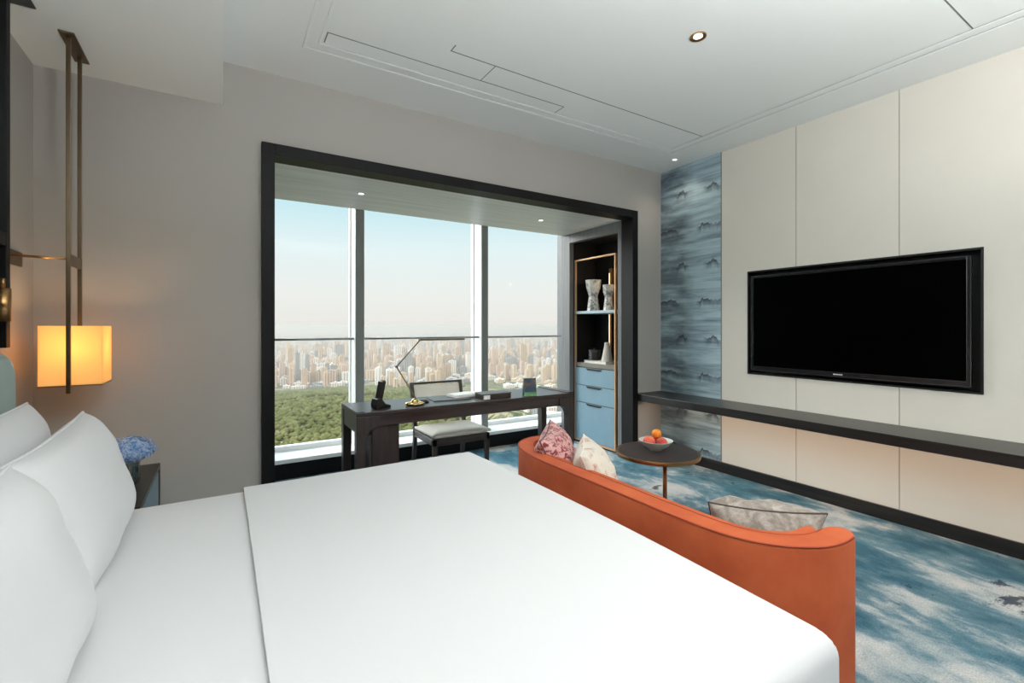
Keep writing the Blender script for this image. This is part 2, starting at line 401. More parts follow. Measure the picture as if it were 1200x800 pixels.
# right jamb: posts, header and the recess for the cabinet
struct(boxes('trim_4', M['jamb'], [(3.31, 3.37, 3.30, 3.35, 0, 2.32), (3.31, 3.37, 4.10, 4.25, 0, 2.32), (3.31, 3.37, 3.35, 4.10, 2.22, 2.32), (3.37, XR+0.1, 4.125, 4.25, 0, 2.32)], bev=0.003))
struct(boxes('wall_recess', M['nichein'], [(3.72, XR+0.1, 3.32, 4.125, 0, 2.32), (3.385, 3.72, 4.115, 4.125, 0, 2.32), (3.37, 3.72, 3.32, 3.345, 0, 2.32), (3.385, 3.72, 3.345, 4.115, 2.24, 2.32)]))
struct(boxes('wall_alcove_right', M['jamb'], [(3.75, 3.9, 4.25, 4.9, 0, 2.9)]))
struct(boxes('wall_front_low', M['black'], [(0.27, 3.75, 4.33, 4.40, 0.0, 0.135)]))
struct(box('trim_5', M['sill'], 0.27, 3.75, 4.31, 4.64, 0.135, 0.17, bev=0.004))
# glazing: one window of four bays
def mullion(x, name):
    o = boxes(name, M['mull'], [(x, x+0.075, 4.42, 4.60, 0.17, 2.70)], bev=0.004)
    g = boxes('mullion_flank', M['white_metal'], [(x-0.004, x, 4.43, 4.62, 0.17, 2.70), (x+0.075, x+0.079, 4.43, 4.62, 0.17, 2.70)]); g.parent = o
    g['label'] = 'pale flank of the window post'
    return struct(o)
mullion(1.05, 'trim_6'); mullion(2.37, 'trim_7'); mullion(3.69, 'trim_8')
k = 1
for x0, x1 in ((0.27, 1.05), (1.125, 2.37), (2.445, 3.69)):
    o = struct(boxes('window_%d' % k, M['white_metal'], [(x0, x1, 4.60, 4.66, 0.17, 0.215), (x0, x0+0.012, 4.60, 4.66, 0.215, 2.66), (x1-0.012, x1, 4.60, 4.66, 0.215, 2.66), (x0, x1, 4.60, 4.66, 2.66, 2.70)]))
    p = box('pane', M['glass'], x0+0.012, x1-0.012, 4.628, 4.632, 0.215, 2.66); p.parent = o
    k += 1
hr = thing('safety_rail', 'thin grey metal rail running across the window at desk-lamp height', 'rail', (1.98, 4.5, 1.17))
tube('rail', M['steel'], [(0.27, 4.49, 1.17), (1.05, 4.49, 1.17)], 0.011, hr); tube('rail', M['steel'], [(1.125, 4.49, 1.17), (2.37, 4.49, 1.17)], 0.011, hr)
tube('rail', M['steel'], [(2.445, 4.49, 1.17), (3.69, 4.49, 1.17)], 0.011, hr)
keep(hr)

# ------------------------------------------------------------------ downlights
def downlight(name, x, y, z, r, rim, label, power, col=(1, 0.86, 0.68), spot=R(95), soft=None):
    t = thing(name, label, 'ceiling light', (x, y, z))
    lathe('rim', rim, [(r*0.55, -0.001), (r*0.80, -0.003), (r, -0.006), (r*1.02, -0.001), (r*1.02, 0.0)], n=28, parent=t, cap=False)
    lathe('diffuser', M['led'], [(0.0005, -0.0012), (r*0.56, -0.0012), (r*0.56, -0.0004)], n=24, parent=t)
    ld = bpy.data.lights.new('downlight_beam', 'SPOT'); ld.energy = power; ld.color = col; ld.spot_size = spot; ld.spot_blend = 0.9; ld.shadow_soft_size = soft or r*0.8
    lo = bpy.data.objects.new('downlight_beam', ld); C.objects.link(lo); lo.parent = t; lo.location = (0, 0, -0.03)
    return t
downlight('recessed_downlight', 2.16, 1.59, H+0.008, 0.042, M['brass'], 'brass-rimmed round downlight in the middle of the white tray ceiling', 20, spot=R(120))
downlight('recessed_downlight', 3.55, 2.86, H, 0.030, M['ceil'], 'small white downlight in the ceiling corner above the blue wallpaper', 5, spot=R(125))
downlight('recessed_downlight', 0.92, 3.71, 2.32, 0.034, M['ceil'], 'small downlight in the alcove ceiling near the left window post', 9)
downlight('recessed_downlight', 2.64, 3.71, 2.32, 0.034, M['ceil'], 'small downlight in the alcove ceiling toward the blue drawer cabinet', 9)

# ------------------------------------------------------------------ TV and shelf
tv = thing('television', 'large black flat-screen television set into the pale panelled wall', 'television', (3.78, 1.555, TZ0))
y0, y1, z0, z1 = 0.891, 2.221, 0.927, 1.697
box('housing', M['plastic'], 3.715, 3.825, y0+0.03, y1-0.03, z0+0.03, z1-0.03, tv, 0.01)
boxes('bezel', M['bezel'], [(3.70, 3.73, y0, y0+0.022, z0, z1), (3.70, 3.73, y1-0.022, y1, z0, z1), (3.70, 3.73, y0+0.022, y1-0.022, z0, z0+0.035), (3.70, 3.73, y0+0.022, y1-0.022, z1-0.022, z1)], tv, 0.004)
boxes('bezel_trim', M['bezelhi'], [(3.6985, 3.7, y0, y0+0.004, z0, z1), (3.6985, 3.7, y1-0.004, y1, z0, z1), (3.6985, 3.7, y0, y1, z1-0.004, z1), (3.6985, 3.7, y0, y1, z0, z0+0.004)], tv)['label'] = 'thin grey edge of the bezel'
box('screen', M['screen'], 3.706, 3.716, y0+0.022, y1-0.022, z0+0.035, z1-0.022, tv)
# maker's mark: a tiny pale rounded word-like bar, and a faint print further along
bm = bmesh.new()
for i in range(7):
    bx(bm, 3.6978, 3.7, 1.605-i*0.0085, 1.6105-i*0.0085, 0.9395, 0.9475)
finish('maker_mark', bm, M['logo'], tv)
bm = bmesh.new()
for i in range(8):
    bx(bm, 3.6984, 3.7, 1.44-i*0.0085, 1.4445-i*0.0085, 0.9405, 0.945)
finish('small_print', bm, M['bezelhi'], tv)
keep(tv)
sh = thing('wall_shelf', 'long dark wood floating shelf along the wall below the television', 'shelf', (3.56, 0.5, 0.575))
box('shelf_board', M['dwoody'], 3.37, 3.748, -2.0, YW-0.002, 0.575, 0.64, sh, 0.003)
box('light_strip', M['ledstrip'], 3.47, 3.49, -1.9, 3.1, 0.569, 0.575, sh)
keep(sh)
def area(name, loc, rot, sx, sy, e, col, spread=math.pi):
    ld = bpy.data.lights.new(name, 'AREA'); ld.shape = 'RECTANGLE'; ld.size = sx; ld.size_y = sy; ld.energy = e; ld.color = col; ld.spread = spread
    o = bpy.data.objects.new(name, ld); C.objects.link(o); o.location = loc; o.rotation_euler = rot
    return o
area('shelf_strip_light', (3.50, 0.6, 0.566), (0, R(-25), 0), 0.10, 5.0, 8, (1, 0.66, 0.44))

# ------------------------------------------------------------------ cabinet in the recess
cab = thing('display_cabinet', 'tall narrow cabinet with blue drawers, pale shelf and thin brass frame', 'cabinet', (3.52, 3.77, 0))
cy0, cy1, cx0, cx1 = 3.445, 4.09, 3.375, 3.71
fw = 0.016
boxes('frame', M['tanbrass'], [(cx0-0.003, cx0+0.02, cy0, cy0+fw, 0.02, 2.03), (cx0-0.003, cx0+0.02, cy1-fw, cy1, 0.02, 2.03),
      (cx0-0.003, cx0+0.02, cy0+fw, cy1-fw, 2.03-fw, 2.03), (cx0-0.003, cx0+0.02, cy0+fw, cy1-fw, 0.02, 0.04)], cab, 0.001)
boxes('body', M['nichein'], [(cx0+0.02, cx1, cy0+0.002, cy1-0.002, 0.0, 0.84), (cx1-0.01, cx1, cy0, cy1, 0.88, 2.03)], cab)
box('counter', M['grey'], cx0+0.002, cx1, cy0+fw, cy1-fw, 0.84, 0.885, cab, 0.002)
box('shelf', M['blueshelf'], cx0+0.004, cx1-0.01, cy0+fw, cy1-fw, 1.425, 1.455, cab, 0.002)
for (a, b) in ((0.645, 0.832), (0.455, 0.638), (0.045, 0.448)):
    d = box('drawer' if b > 0.5 else 'door', M['blue'], cx0-0.001, cx0+0.02, cy0+fw+0.004, cy1-fw-0.004, a, b, cab, 0.002)
    cyc = (cy0+cy1)/2
    h = boxes('handle', M['plastic'], [(cx0-0.006, cx0-0.001, cyc-0.12, cyc+0.12, b-0.014, b-0.002), (cx0-0.008, cx0-0.003, cyc-0.10, cyc+0.10, b-0.022, b-0.010)], d)
box('back_post', M['brass'], 3.66, 3.69, 3.80, 3.84, 1.455, 1.93, cab); box('back_post', M['brass'], 3.66, 3.69, 3.80, 3.84, 0.885, 1.425, cab)
box('light_strip', M['ledstrip'], 3.657, 3.66, 3.825, 3.838, 0.89, 1.42, cab)
box('light_strip', M['ledstrip'], 3.657, 3.66, 3.825, 3.838, 1.46, 1.88, cab)
keep(cab)
lp = bpy.data.lights.new('cabinet_strip', 'POINT'); lp.energy = 2.0; lp.color = (1, 0.72, 0.45); lp.shadow_soft_size = 0.03
lo = bpy.data.objects.new('cabinet_strip', lp); C.objects.link(lo); lo.location = (3.55, 3.52, 1.9)

def vase(name, label, x, y, z, prof, mat, n=10, parent=None):
    t = thing(name, label, 'vase' if 'vase' in name else 'jar', (x, y, z))
    lathe('body', mat, prof, n=n, parent=t, smooth=n > 14, cap=False)
    return t
v = vase('hourglass_vase', 'wider marbled hourglass vase on the pale blue shelf, nearer the window', 3.50, 3.92, 1.455,
     [(0.0, 0.0), (0.075, 0.0), (0.072, 0.01), (0.050, 0.17), (0.078, 0.25), (0.09, 0.345), (0.083, 0.345), (0.06, 0.22), (0.0, 0.20)], M['marble'], 9)
v = vase('hourglass_vase', 'slimmer marbled hourglass vase on the pale blue shelf beside the lit brass post', 3.50, 3.68, 1.455,
     [(0.0, 0.0), (0.056, 0.0), (0.054, 0.01), (0.038, 0.14), (0.058, 0.20), (0.062, 0.275), (0.055, 0.275), (0.04, 0.17), (0.0, 0.15)], M['marble'], 9)
b = thing('picture_book', 'white book lying flat under the pot and cone vase on the cabinet counter', 'book', (3.5, 3.76, 0.885))
box('pages', M['paper'], 3.42, 3.60, 3.635, 3.975, 0.889, 0.911, b); boxes('cover', M['cone'], [(3.415, 3.605, 3.63, 3.98, 0.885, 0.889), (3.415, 3.605, 3.63, 3.98, 0.911, 0.915)], b)
keep(b)
j = thing('ribbed_pot', 'small black ribbed lidded pot standing on the white book', 'jar', (3.50, 3.90, 0.915))
pr = [(0.0, 0), (0.06, 0)]
for i in range(5): pr += [(0.068, 0.008+i*0.018), (0.063, 0.018+i*0.018)]
pr += [(0.064, 0.10), (0.0, 0.10)]
lathe('body', M['jar'], pr, n=24, parent=j, cap=False)
ld_ = lathe('lid', M['jar'], [(0.0, 0.10), (0.066, 0.10), (0.064, 0.112), (0.012, 0.116), (0.008, 0.13), (0.0, 0.135)], n=24, parent=j, cap=False)
cvase = thing('cone_vase', 'off-white cone-shaped vase with narrow neck standing on the white book', 'vase', (3.50, 3.70, 0.915))
lathe('body', M['cone'], [(0.0, 0), (0.062, 0), (0.062, 0.006), (0.03, 0.16), (0.026, 0.20), (0.020, 0.20), (0.022, 0.15), (0, 0.14)], n=28, parent=cvase, cap=False)

# ------------------------------------------------------------------ desk
dk = thing('writing_desk', 'long dark wood writing desk in front of the window alcove', 'desk', (1.55, 3.14, 0))
dx0, dx1, dy0, dy1 = 0.70, 2.41, 2.93, 3.36
box('desktop', M['dwood'], dx0, dx1, dy0, dy1, 0.722, 0.75, dk, 0.004)
box('end_lip', M['dwoody'], dx0, dx0+0.05, dy0, dy1, 0.75, 0.756, dk, 0.003); box('end_lip', M['dwoody'], dx1-0.05, dx1, dy0, dy1, 0.75, 0.760, dk, 0.003)
boxes('apron', M['dwood'], [(dx0+0.06, dx1-0.06, dy0+0.006, dy0+0.03, 0.655, 0.722), (dx0+0.06, dx1-0.06, dy1-0.03, dy1-0.006, 0.655, 0.722),
      (dx0+0.004, dx0+0.03, dy0+0.06, dy1-0.06, 0.62, 0.722), (dx1-0.03, dx1-0.004, dy0+0.06, dy1-0.06, 0.62, 0.722)], dk, 0.002)
for sx in (0, 1):
    for sy in (0, 1):
        x0, s = (dx0, 1) if sx == 0 else (dx1, -1)
        ya, yb = (dy0, dy0+0.06) if sy == 0 else (dy1-0.06, dy1)
        w = 0.055
        prof = [(x0, 0.722), (x0, 0), (x0+s*(w-0.01), 0), (x0+s*w, 0.53)]
        for q in range(7):
            a = q/6*math.pi/2
            prof.append((x0+s*(w+0.09*(1-math.cos(a))), 0.565+0.09*math.sin(a)))
        prof.append((x0+s*(w+0.09), 0.722))
        bm = bmesh.new(); prism_bm(bm, prof, ya, yb)
        finish('leg', bm, M['dwoodz'], dk, bev=0.002)
box('pedestal', M['dwoodz'], 0.80, 0.975, dy0+0.022, dy1-0.03, 0.05, 0.722, dk, 0.003)
box('drawer_front', M['dwoodz'], 0.785, 0.80, dy0+0.03, dy1-0.04, 0.07, 0.60, dk, 0.002)
keep(dk)

# ------------------------------------------------------------------ desk chair
ch = thing('desk_chair', 'dark wood chair with cream seat and back tucked behind the desk', 'chair', (1.57, 3.5, 0))
sx0, sx1, sy0, sy1 = 1.335, 1.815, 3.255, 3.70
def cushion_bm(x0, x1, y0, y1, z0, z1, puff=0.02, n=14, pl='XY'):
    bm = bmesh.new(); g = {}
    for side in (0, 1):
        for i in range(n+1):
            for k in range(n+1):
                u = i/n*2-1; w = k/n*2-1
                e = ((1-abs(u)**6)*(1-abs(w)**6))**0.5
                x = x0+(x1-x0)*i/n; y = y0+(y1-y0)*k/n
                zc = (z0+z1)/2; hh = (z1-z0)/2
                z = zc + (hh*(0.35+0.65*e)+puff*(1-u*u)*(1-w*w))*(1 if side else -1)
                g[side, i, k] = bm.verts.new((x, y, z))
    for side in (0, 1):
        for i in range(n):
            for k in range(n):
                bm.faces.new([g[side, i, k], g[side, i+1, k], g[side, i+1, k+1], g[side, i, k+1]])
    for i in range(n):
        bm.faces.new([g[0, i, 0], g[0, i+1, 0], g[1, i+1, 0], g[1, i, 0]]); bm.faces.new([g[0, i, n], g[0, i+1, n], g[1, i+1, n], g[1, i, n]])
        bm.faces.new([g[0, 0, i], g[0, 0, i+1], g[1, 0, i+1], g[1, 0, i]]); bm.faces.new([g[0, n, i], g[0, n, i+1], g[1, n, i+1], g[1, n, i]])
    return bm
finish('seat', cushion_bm(sx0-0.005, sx1+0.005, sy0-0.01, sy1-0.06, 0.435, 0.487, 0.008), M['cream'], ch, smooth=True)
boxes('seat_frame', M['dwood'], [(sx0, sx1, sy0, sy0+0.03, 0.385, 0.438), (sx0, sx1, sy1-0.05, sy1-0.02, 0.385, 0.438), (sx0, sx0+0.03, sy0, sy1-0.02, 0.385, 0.438), (sx1-0.03, sx1, sy0, sy1-0.02, 0.385, 0.438)], ch, 0.003)
for x in (sx0, sx1-0.036):
    bm = bmesh.new(); vs = bx(bm, x, x+0.036, sy0, sy0+0.036, 0, 0.40)
    for v_ in vs:
        if v_.co.z < 0.1: v_.co.x = x+0.018+(v_.co.x-x-0.018)*0.65; v_.co.y = sy0+0.018+(v_.co.y-sy0-0.018)*0.65
    finish('leg', bm, M['dwoodz'], ch, bev=0.003)
    bm = bmesh.new(); prism_bm(bm, [(sy1-0.04, 0.40), (sy1+0.03, 0), (sy1+0.055, 0), (sy1, 0.40), (sy1-0.0, 0.46), (sy1+0.085, 0.81), (sy1+0.06, 0.815), (sy1-0.035, 0.46)], x, x+0.03, 'X')
    finish('leg', bm, M['dwoodz'], ch, bev=0.003)
bk = cushion_bm(sx0+0.03, sx1-0.03, -0.12, 0.12, -0.018, 0.018, 0.006)
bmesh.ops.transform(bk, matrix=Matrix.Translation((0, sy1+0.036, 0.67)) @ Matrix.Rotation(R(76), 4, 'X'), verts=bk.verts)
finish('backrest', bk, M['cream'], ch, smooth=True)
box('back_rail', M['dwood'], sx0+0.03, sx1-0.03, sy1+0.058, sy1+0.084, 0.795, 0.812, ch, 0.002); box('back_rail', M['dwood'], sx0+0.03, sx1-0.03, sy1, sy1+0.024, 0.52, 0.545, ch, 0.002)
keep(ch)

# ------------------------------------------------------------------ things on the desk
ZD = 0.7505
ph = thing('cordless_phone', 'black cordless phone standing in its cradle at the left end of the desk', 'telephone', (0.885, 3.04, ZD), rot=(0, 0, R(14)))
bm = bmesh.new(); prism_bm(bm, [(-0.055, 0), (0.05, 0), (0.05, 0.018), (0.012, 0.03), (-0.02, 0.07), (-0.05, 0.065), (-0.06, 0.03)], -0.035, 0.035)
finish('cradle', bm, M['plastic'], ph, bev=0.004)
bm = bmesh.new(); prism_bm(bm, [(-0.042, 0.03), (-0.012, 0.026), (0.022, 0.172), (0.014, 0.182), (-0.012, 0.176)], -0.024, 0.024)
hs = finish('handset', bm, M['plastic'], ph, bev=0.005)
bm = bmesh.new(); prism_bm(bm, [(0.006, 0.115), (0.016, 0.160), (0.019, 0.160), (0.009, 0.115)], -0.017, 0.017)
finish('display', bm, M['plasticg'], hs)

lm = thing('desk_lamp', 'brass zigzag-armed desk lamp with rounded golden foot', 'desk lamp', (1.11, 3.03, ZD))
bm = bmesh.new()
for (ox, oy, r, h, a) in ((0, 0, 0.052, 0.02, 0), (-0.035, 0.005, 0.032, 0.026, 0), (0.03, -0.012, 0.034, 0.024, 0), (0.012, 0.022, 0.036, 0.034, 0), (-0.01, -0.022, 0.03, 0.022, 0), (0.0, 0.005, 0.024, 0.046, 0)):
    m4 = Matrix.Translation((ox, oy, h*0.45)) @ Matrix.Diagonal((r, r*0.9, h*0.55, 1))
    bmesh.ops.create_icosphere(bm, subdivisions=3, radius=1, matrix=m4)
for v_ in bm.verts: v_.co.z = max(0, v_.co.z)
finish('foot', bm, M['goldbase'], lm, smooth=True)
J0, J1, J2, J3 = (1.115, 3.03, 0.795), (0.985, 3.04, 1.015), (1.155, 3.05, 1.192), (1.49, 3.06, 1.194)
rel = lambda p: (p[0]-1.11, p[1]-3.03, p[2]-ZD)
tube('lower_arm', M['bronze'], [rel((1.115, 3.03, 0.76)), rel(J0), rel(J1)], 0.0042, lm)
tube('upper_arm', M['bronze'], [rel(J1), rel(J2)], 0.0042, lm)
hd = boxes('lamp_head', M['bronze'], [(J2[0]-1.11-0.01, J3[0]-1.11, 0.01, 0.03, J2[2]-ZD-0.006, J2[2]-ZD+0.006)], lm, 0.002)
for p in (J1, J2):
    q = rel(p); tube('joint', M['bronze'], [(q[0], q[1]-0.012, q[2]), (q[0], q[1]+0.012, q[2])], 0.008, lm, 12)

tr = tagit(lathe('coaster', M['plastic'], [(0, 0), (0.034, 0), (0.036, 0.004), (0.036, 0.010), (0.031, 0.014), (0.028, 0.008), (0, 0.008)], 1.20, 3.10, ZD, 24, cap=False), 'small round black dish beside the golden lamp foot', 'dish')
bm = bmesh.new(); bx(bm, -0.14, 0.14, -0.10, 0.10, 0, 0.008)
lf = thing('leather_folder', 'flat grey leather folder lying open-side down on the desk', 'folder', (1.42, 3.17, ZD), rot=(0, 0, R(-6)))
finish('cover', bm, M['folio'], lf, bev=0.002)
bm = bmesh.new()
pp = thing('paper_stack', 'loose white papers lying on the grey folder', 'papers', (1.55, 3.19, ZD+0.0085), rot=(0, 0, R(4)))
bx(bm, -0.105, 0.105, -0.07, 0.07, 0, 0.016); finish('sheets', bm, M['paper'], pp, bev=0.001)
bm = bmesh.new(); bx(bm, -0.10, 0.10, -0.062, 0.064, 0.0165, 0.020)
o = finish('top_sheet', bm, M['paper'], pp); o.rotation_euler = (0, 0, R(9))
st = thing('stationery_box', 'low dark leather stationery box with grey lid near the middle of the desk', 'box', (1.70, 3.03, ZD))
b1 = boxes('body', M['dwood'], [(-0.10, 0.135, -0.065, 0.065, 0, 0.036)], st, 0.002)
b2 = boxes('lid', M['folio'], [(-0.103, 0.138, -0.068, 0.068, 0.036, 0.044)], st, 0.002)
b3 = boxes('label_tab', M['paper'], [(-0.098, -0.045, -0.068, -0.0655, 0.003, 0.034)], st)
b3['label'] = 'white tab on the box front'
tc = thing('tent_card', 'small folding brochure card with a dark picture standing at the right of the desk', 'card', (2.02, 2.99, ZD), rot=(0, 0, R(-22)))
bm = bmesh.new(); prism_bm(bm, [(-0.035, 0), (-0.0335, 0), (0.0015, 0.135), (0, 0.135)], -0.05, 0.05, 'X')
finish('front_leaf', bm, M['cardgreen'], tc)
bm = bmesh.new(); prism_bm(bm, [(0.035, 0), (0.0335, 0), (-0.0005, 0.134), (0.001, 0.135)], -0.05, 0.05, 'X')
finish('rear_leaf', bm, M['cardteal'], tc)
bm = bmesh.new(); prism_bm(bm, [(-0.0285, 0.030), (-0.0275, 0.030), (-0.0015, 0.131), (-0.0025, 0.131)], -0.046, 0.046, 'X')
finish('picture', bm, M['card'], tc)

# ------------------------------------------------------------------ bed
bed = thing('bed', 'wide upholstered bed with pale teal headboard against the left wall', 'bed', (0.25, 1.37, 0))
BX0, BX1, BY0, BY1 = -0.62, 1.12, 0.50, 2.24
box('bed_base', M['teal'], BX0, BX1-0.03, BY0+0.06, BY1-0.05, 0.06, 0.30, bed, 0.02, 3)
box('mattress', M['linen'], BX0, BX1-0.03, BY0+0.05, BY1-0.05, 0.30, 0.57, bed, 0.05, 4)
bm = bmesh.new(); r = 0.10; pl = []
ya, yb, zt_ = 0.30, 2.37, 1.19
pl.append((ya, 0.05)); pl.append((yb, 0.05))
for q in range(9):
    a = q/8*math.pi/2; pl.append((yb-r+r*math.cos(a), zt_-r+r*math.sin(a)))
for q in range(9):
    a = q/8*math.pi/2; pl.append((ya+r-r*math.sin(a), zt_-r+r*math.cos(a)))
prism_bm(bm, pl, -0.715, -0.625, 'X')
finish('headboard', bm, M['teal'], bed, bev=0.03, seg=4)
for x in (-0.5, 1.0):
    for y in (0.6, 2.08): lathe('foot', M['dwoodz'], [(0.02, 0), (0.03, 0.06)], x, y, 0, 16, bed)
keep(bed)

def drape(name, mat, x0, x1, y0, y1, zt, bottom, ri, sides, label, cat, crown=0.012, n=70, thick=0.0, wr=0.003):
    """cloth over a block: sides = (x0side, x1side, y0side, y1side) draping flags"""
    D = zt-bottom
    def axis(a, b, lo, hi):
        pts = []
        L = b-a; N = n
        arc = ri*math.pi/2
        if lo:
            for q in range(8, 0, -1): pts.append((a, -(arc+(D-ri)*q/8)))
            for q in range(8, 0, -1): pts.append((None, -arc*q/8))
        for q in range(N+1): pts.append((q/N, 0))
        if hi:
            for q in range(1, 9): pts.append((None, arc*q/8))
            for q in range(1, 9): pts.append((b, arc+(D-ri)*q/8))
        out = []
        ia, ib = a+(ri if lo else 0), b-(ri if hi else 0)
        for p, s in pts:
            if s == 0: out.append((ia+(ib-ia)*p, 0.0))
            else:
                sg = 1 if s > 0 else -1; e = abs(s)
                if e <= arc+1e-9:
                    th = e/ri; d = ri*(1-math.cos(th)); off = ri*math.sin(th)
                else: d = ri+(e-arc); off = ri + (e-arc)*0.02
                out.append(((ib if sg > 0 else ia)+sg*off, d))
        return out
    ax = axis(x0, x1, sides[0], sides[1]); ay = axis(y0, y1, sides[2], sides[3])
    bm = bmesh.new(); G = []
    cx, cy = (x0+x1)/2, (y0+y1)/2
    for (x, dx) in ax:
        row = []
        for (y, dy) in ay:
            d = (dx**5+dy**5)**0.2 if dx or dy else 0.0
            d = min(d, D)
            z = zt-d
            if d < ri*0.9:
                u = (x-cx)/(x1-x0)*2 if sides[0] else 0; w = (y-cy)/(y1-y0)*2
                z += crown*(1-min(1, w*w)) + wr*mnoise.noise(Vector((x*2.2, y*1.6, 1.3)))
            px, py = x, y
            if dx > ri*0.7 and dy > ri*0.7:      # soften the vertical corner
                kx = min(1, (min(dx, dy)-ri*0.7)/0.15)*0.018
                px -= kx*(1 if x > cx else -1); py -= kx*(1 if y > cy else -1)
            if d > ri:
                fl = (d-ri)*0.035*math.sin(x*9+y*11)
                if dy > ri: py += fl*(1 if y > cy else -1)
                if dx > ri: px += fl*(1 if x > cx else -1)
            row.append(bm.verts.new((px, py, z)))
        G.append(row)
    for i in range(len(G)-1):
        for k_ in range(len(G[0])-1):
            bm.faces.new((G[i][k_], G[i+1][k_], G[i+1][k_+1], G[i][k_+1]))
    o = finish(name, bm, mat, None, smooth=True)
    if thick:
        md = o.modifiers.new('thick', 'SOLIDIFY'); md.thickness = thick; md.offset = 1.0
        md = o.modifiers.new('bev', 'BEVEL'); md.width = thick*0.45; md.segments = 3; md.limit_method = 'ANGLE'; md.angle_limit = R(60)
    return tagit(o, label, cat)
drape('bed_sheet', M['linen'], -0.60, 0.30, 0.505, 2.25, 0.598, 0.24, 0.05, (0, 0, 1, 1), 'smooth white sheet across the bed below the pillows', 'bed sheet', 0.012, 50, 0.004)
drape('duvet', M['linen'], 0.075, 1.150, 0.500, 2.27, 0.604, 0.20, 0.050, (0, 1, 1, 1), 'thick white duvet spread over the foot end of the bed', 'duvet', 0.014, 70, 0.011)

def pillow_bm(w, h, t, n=26, corner=0.10, seed=0, wr=0.004, sag=0.0, pw=3.0):
    bm = bmesh.new(); top = {}; bot = {}
    for i in range(n+1):
        for k_ in range(n+1):
            u = math.sin((i/n-0.5)*math.pi); w_ = math.sin((k_/n-0.5)*math.pi)
            x = w/2*u*(1-corner*(1-w_*w_)); y = h/2*w_*(1-corner*(1-u*u))
            e = max(0, (1-abs(u)**pw)*(1-abs(w_)**pw))**0.5
            nn = mnoise.noise(Vector((u*2.6+seed, w_*2.6, seed)))*wr*4*e + mnoise.noise(Vector((u*7+seed, w_*7, seed+5)))*wr*e**0.5
            edge = i in (0, n) or k_ in (0, n)
            zt2 = t/2*e+nn
            a = bm.verts.new((x, y-sag*e, zt2 if not edge else 0))
            top[i, k_] = a
            bot[i, k_] = a if edge else bm.verts.new((x, y-sag*e, -t/2*e+nn*0.5))
    for i in range(n):
        for k_ in range(n):
            bm.faces.new((top[i, k_], top[i+1, k_], top[i+1, k_+1], top[i, k_+1]))
            f = (bot[i, k_+1], bot[i+1, k_+1], bot[i+1, k_], bot[i, k_])
            if len(set(f)) == 4:
                try: bm.faces.new(f)
                except ValueError: pass
    return bm
def outline(w, h, corner, n=26):
    P = []
    f = lambda u, v_: (w/2*u*(1-corner*(1-v_*v_)), h/2*v_*(1-corner*(1-u*u)), 0)
    S = [math.sin((i/n-0.5)*math.pi) for i in range(n+1)]
    P += [f(s, -1) for s in S[:-1]] + [f(1, s) for s in S[:-1]] + [f(-s, 1) for s in S[:-1]] + [f(-1, -s) for s in S[:-1]]
    return P
def pillow(name, label, mat, w, h, t, mtx, pip=None, pr=0.003, corner=0.10, seed=0, group=None, flange=0.0, wr=0.004, sag=0.0, cat='pillow', pw=3.0):
    e = thing(name, label, cat, (0, 0, 0), group); e.matrix_world = mtx
    o = finish('cushion_cover', pillow_bm(w, h, t, corner=corner, seed=seed, wr=wr, sag=sag, pw=pw), mat, e, smooth=True)
    if pip: tube('piping', pip, outline(w, h, corner), pr, e, 8, True)
    return e
def lean(cx, cy, cz, tilt, yaw=0, roll=0):
    """local x = width, local y = height, z = thickness; stands up, faces +X, leans back by tilt"""
    base = Matrix(((0, 0, 1), (1, 0, 0), (0, 1, 0))).to_4x4()   # x->Y, y->Z, z->X
    return Matrix.Translation((cx, cy, cz)) @ Matrix.Rotation(R(yaw), 4, 'Z') @ Matrix.Rotation(-R(tilt), 4, 'Y') @ Matrix.Rotation(R(roll), 4, 'X') @ base
pillow('bed_pillow', 'white pillow in the back row nearest the window', M['linen'], 0.76, 0.43, 0.17, lean(-0.54, 1.86, 0.805, 8, 0, 0), M['linen'], 0.004, 0.04, 1, pw=4, wr=0.0022)
pillow('bed_pillow', 'white pillow in the back row on the nearer half of the bed', M['linen'], 0.76, 0.43, 0.17, lean(-0.535, 1.08, 0.815, 8, 0, 0), M['linen'], 0.004, 0.04, 2, pw=4, wr=0.0022)
pillow('bed_pillow', 'white pillow in the front row with pointed corner rising beside the nightstand', M['linen'], 0.74, 0.39, 0.175, lean(-0.36, 1.85, 0.785, 18, 0, 1), M['linen'], 0.005, 0.06, 3, pw=4, wr=0.0022)
pillow('bed_pillow', 'large white pillow in the front row nearest the viewer', M['linen'], 0.74, 0.39, 0.185, lean(-0.34, 1.09, 0.785, 18, 0, 0), M['linen'], 0.005, 0.06, 4, pw=4, wr=0.0022)

# ------------------------------------------------------------------ wall panel over the headboard, reading light
wpn = thing('wall_panel', 'black framed tinted mirror panel on the wall above the headboard', 'wall panel', (-0.76, 1.4, 1.2))
boxes('frame', M['black'], [(-0.788, -0.70, 2.53, 2.57, 1.20, HS-0.002), (-0.788, -0.70, 0.2, 0.24, 1.20, HS-0.002), (-0.788, -0.70, 0.24, 2.53, 1.59, 1.64)], wpn, 0.002)
box('lower_panel', M['nichein'], -0.788, -0.735, 0.24, 2.53, 1.20, 1.59, wpn)
box('mirror', M['mirror'], -0.788, -0.725, 0.24, 2.53, 1.64, HS-0.03, wpn)
keep(wpn)
struct(box('trim_10', M['groove'], XL, -0.64, 0.1, 2.62, HS-0.006, HS, bev=0.001))
rl = thing('reading_light', 'small brass cylinder reading light on the dark panel above the headboard', 'wall light', (-0.70, 2.40, 1.3))
box('back_plate', M['brass'], -0.734, -0.722, 2.36, 2.42, 1.28, 1.48, rl, 0.002)
tube('cylinder', M['brass'], [(-0.67, 2.39, 1.30), (-0.67, 2.39, 1.42)], 0.022, rl, 20)
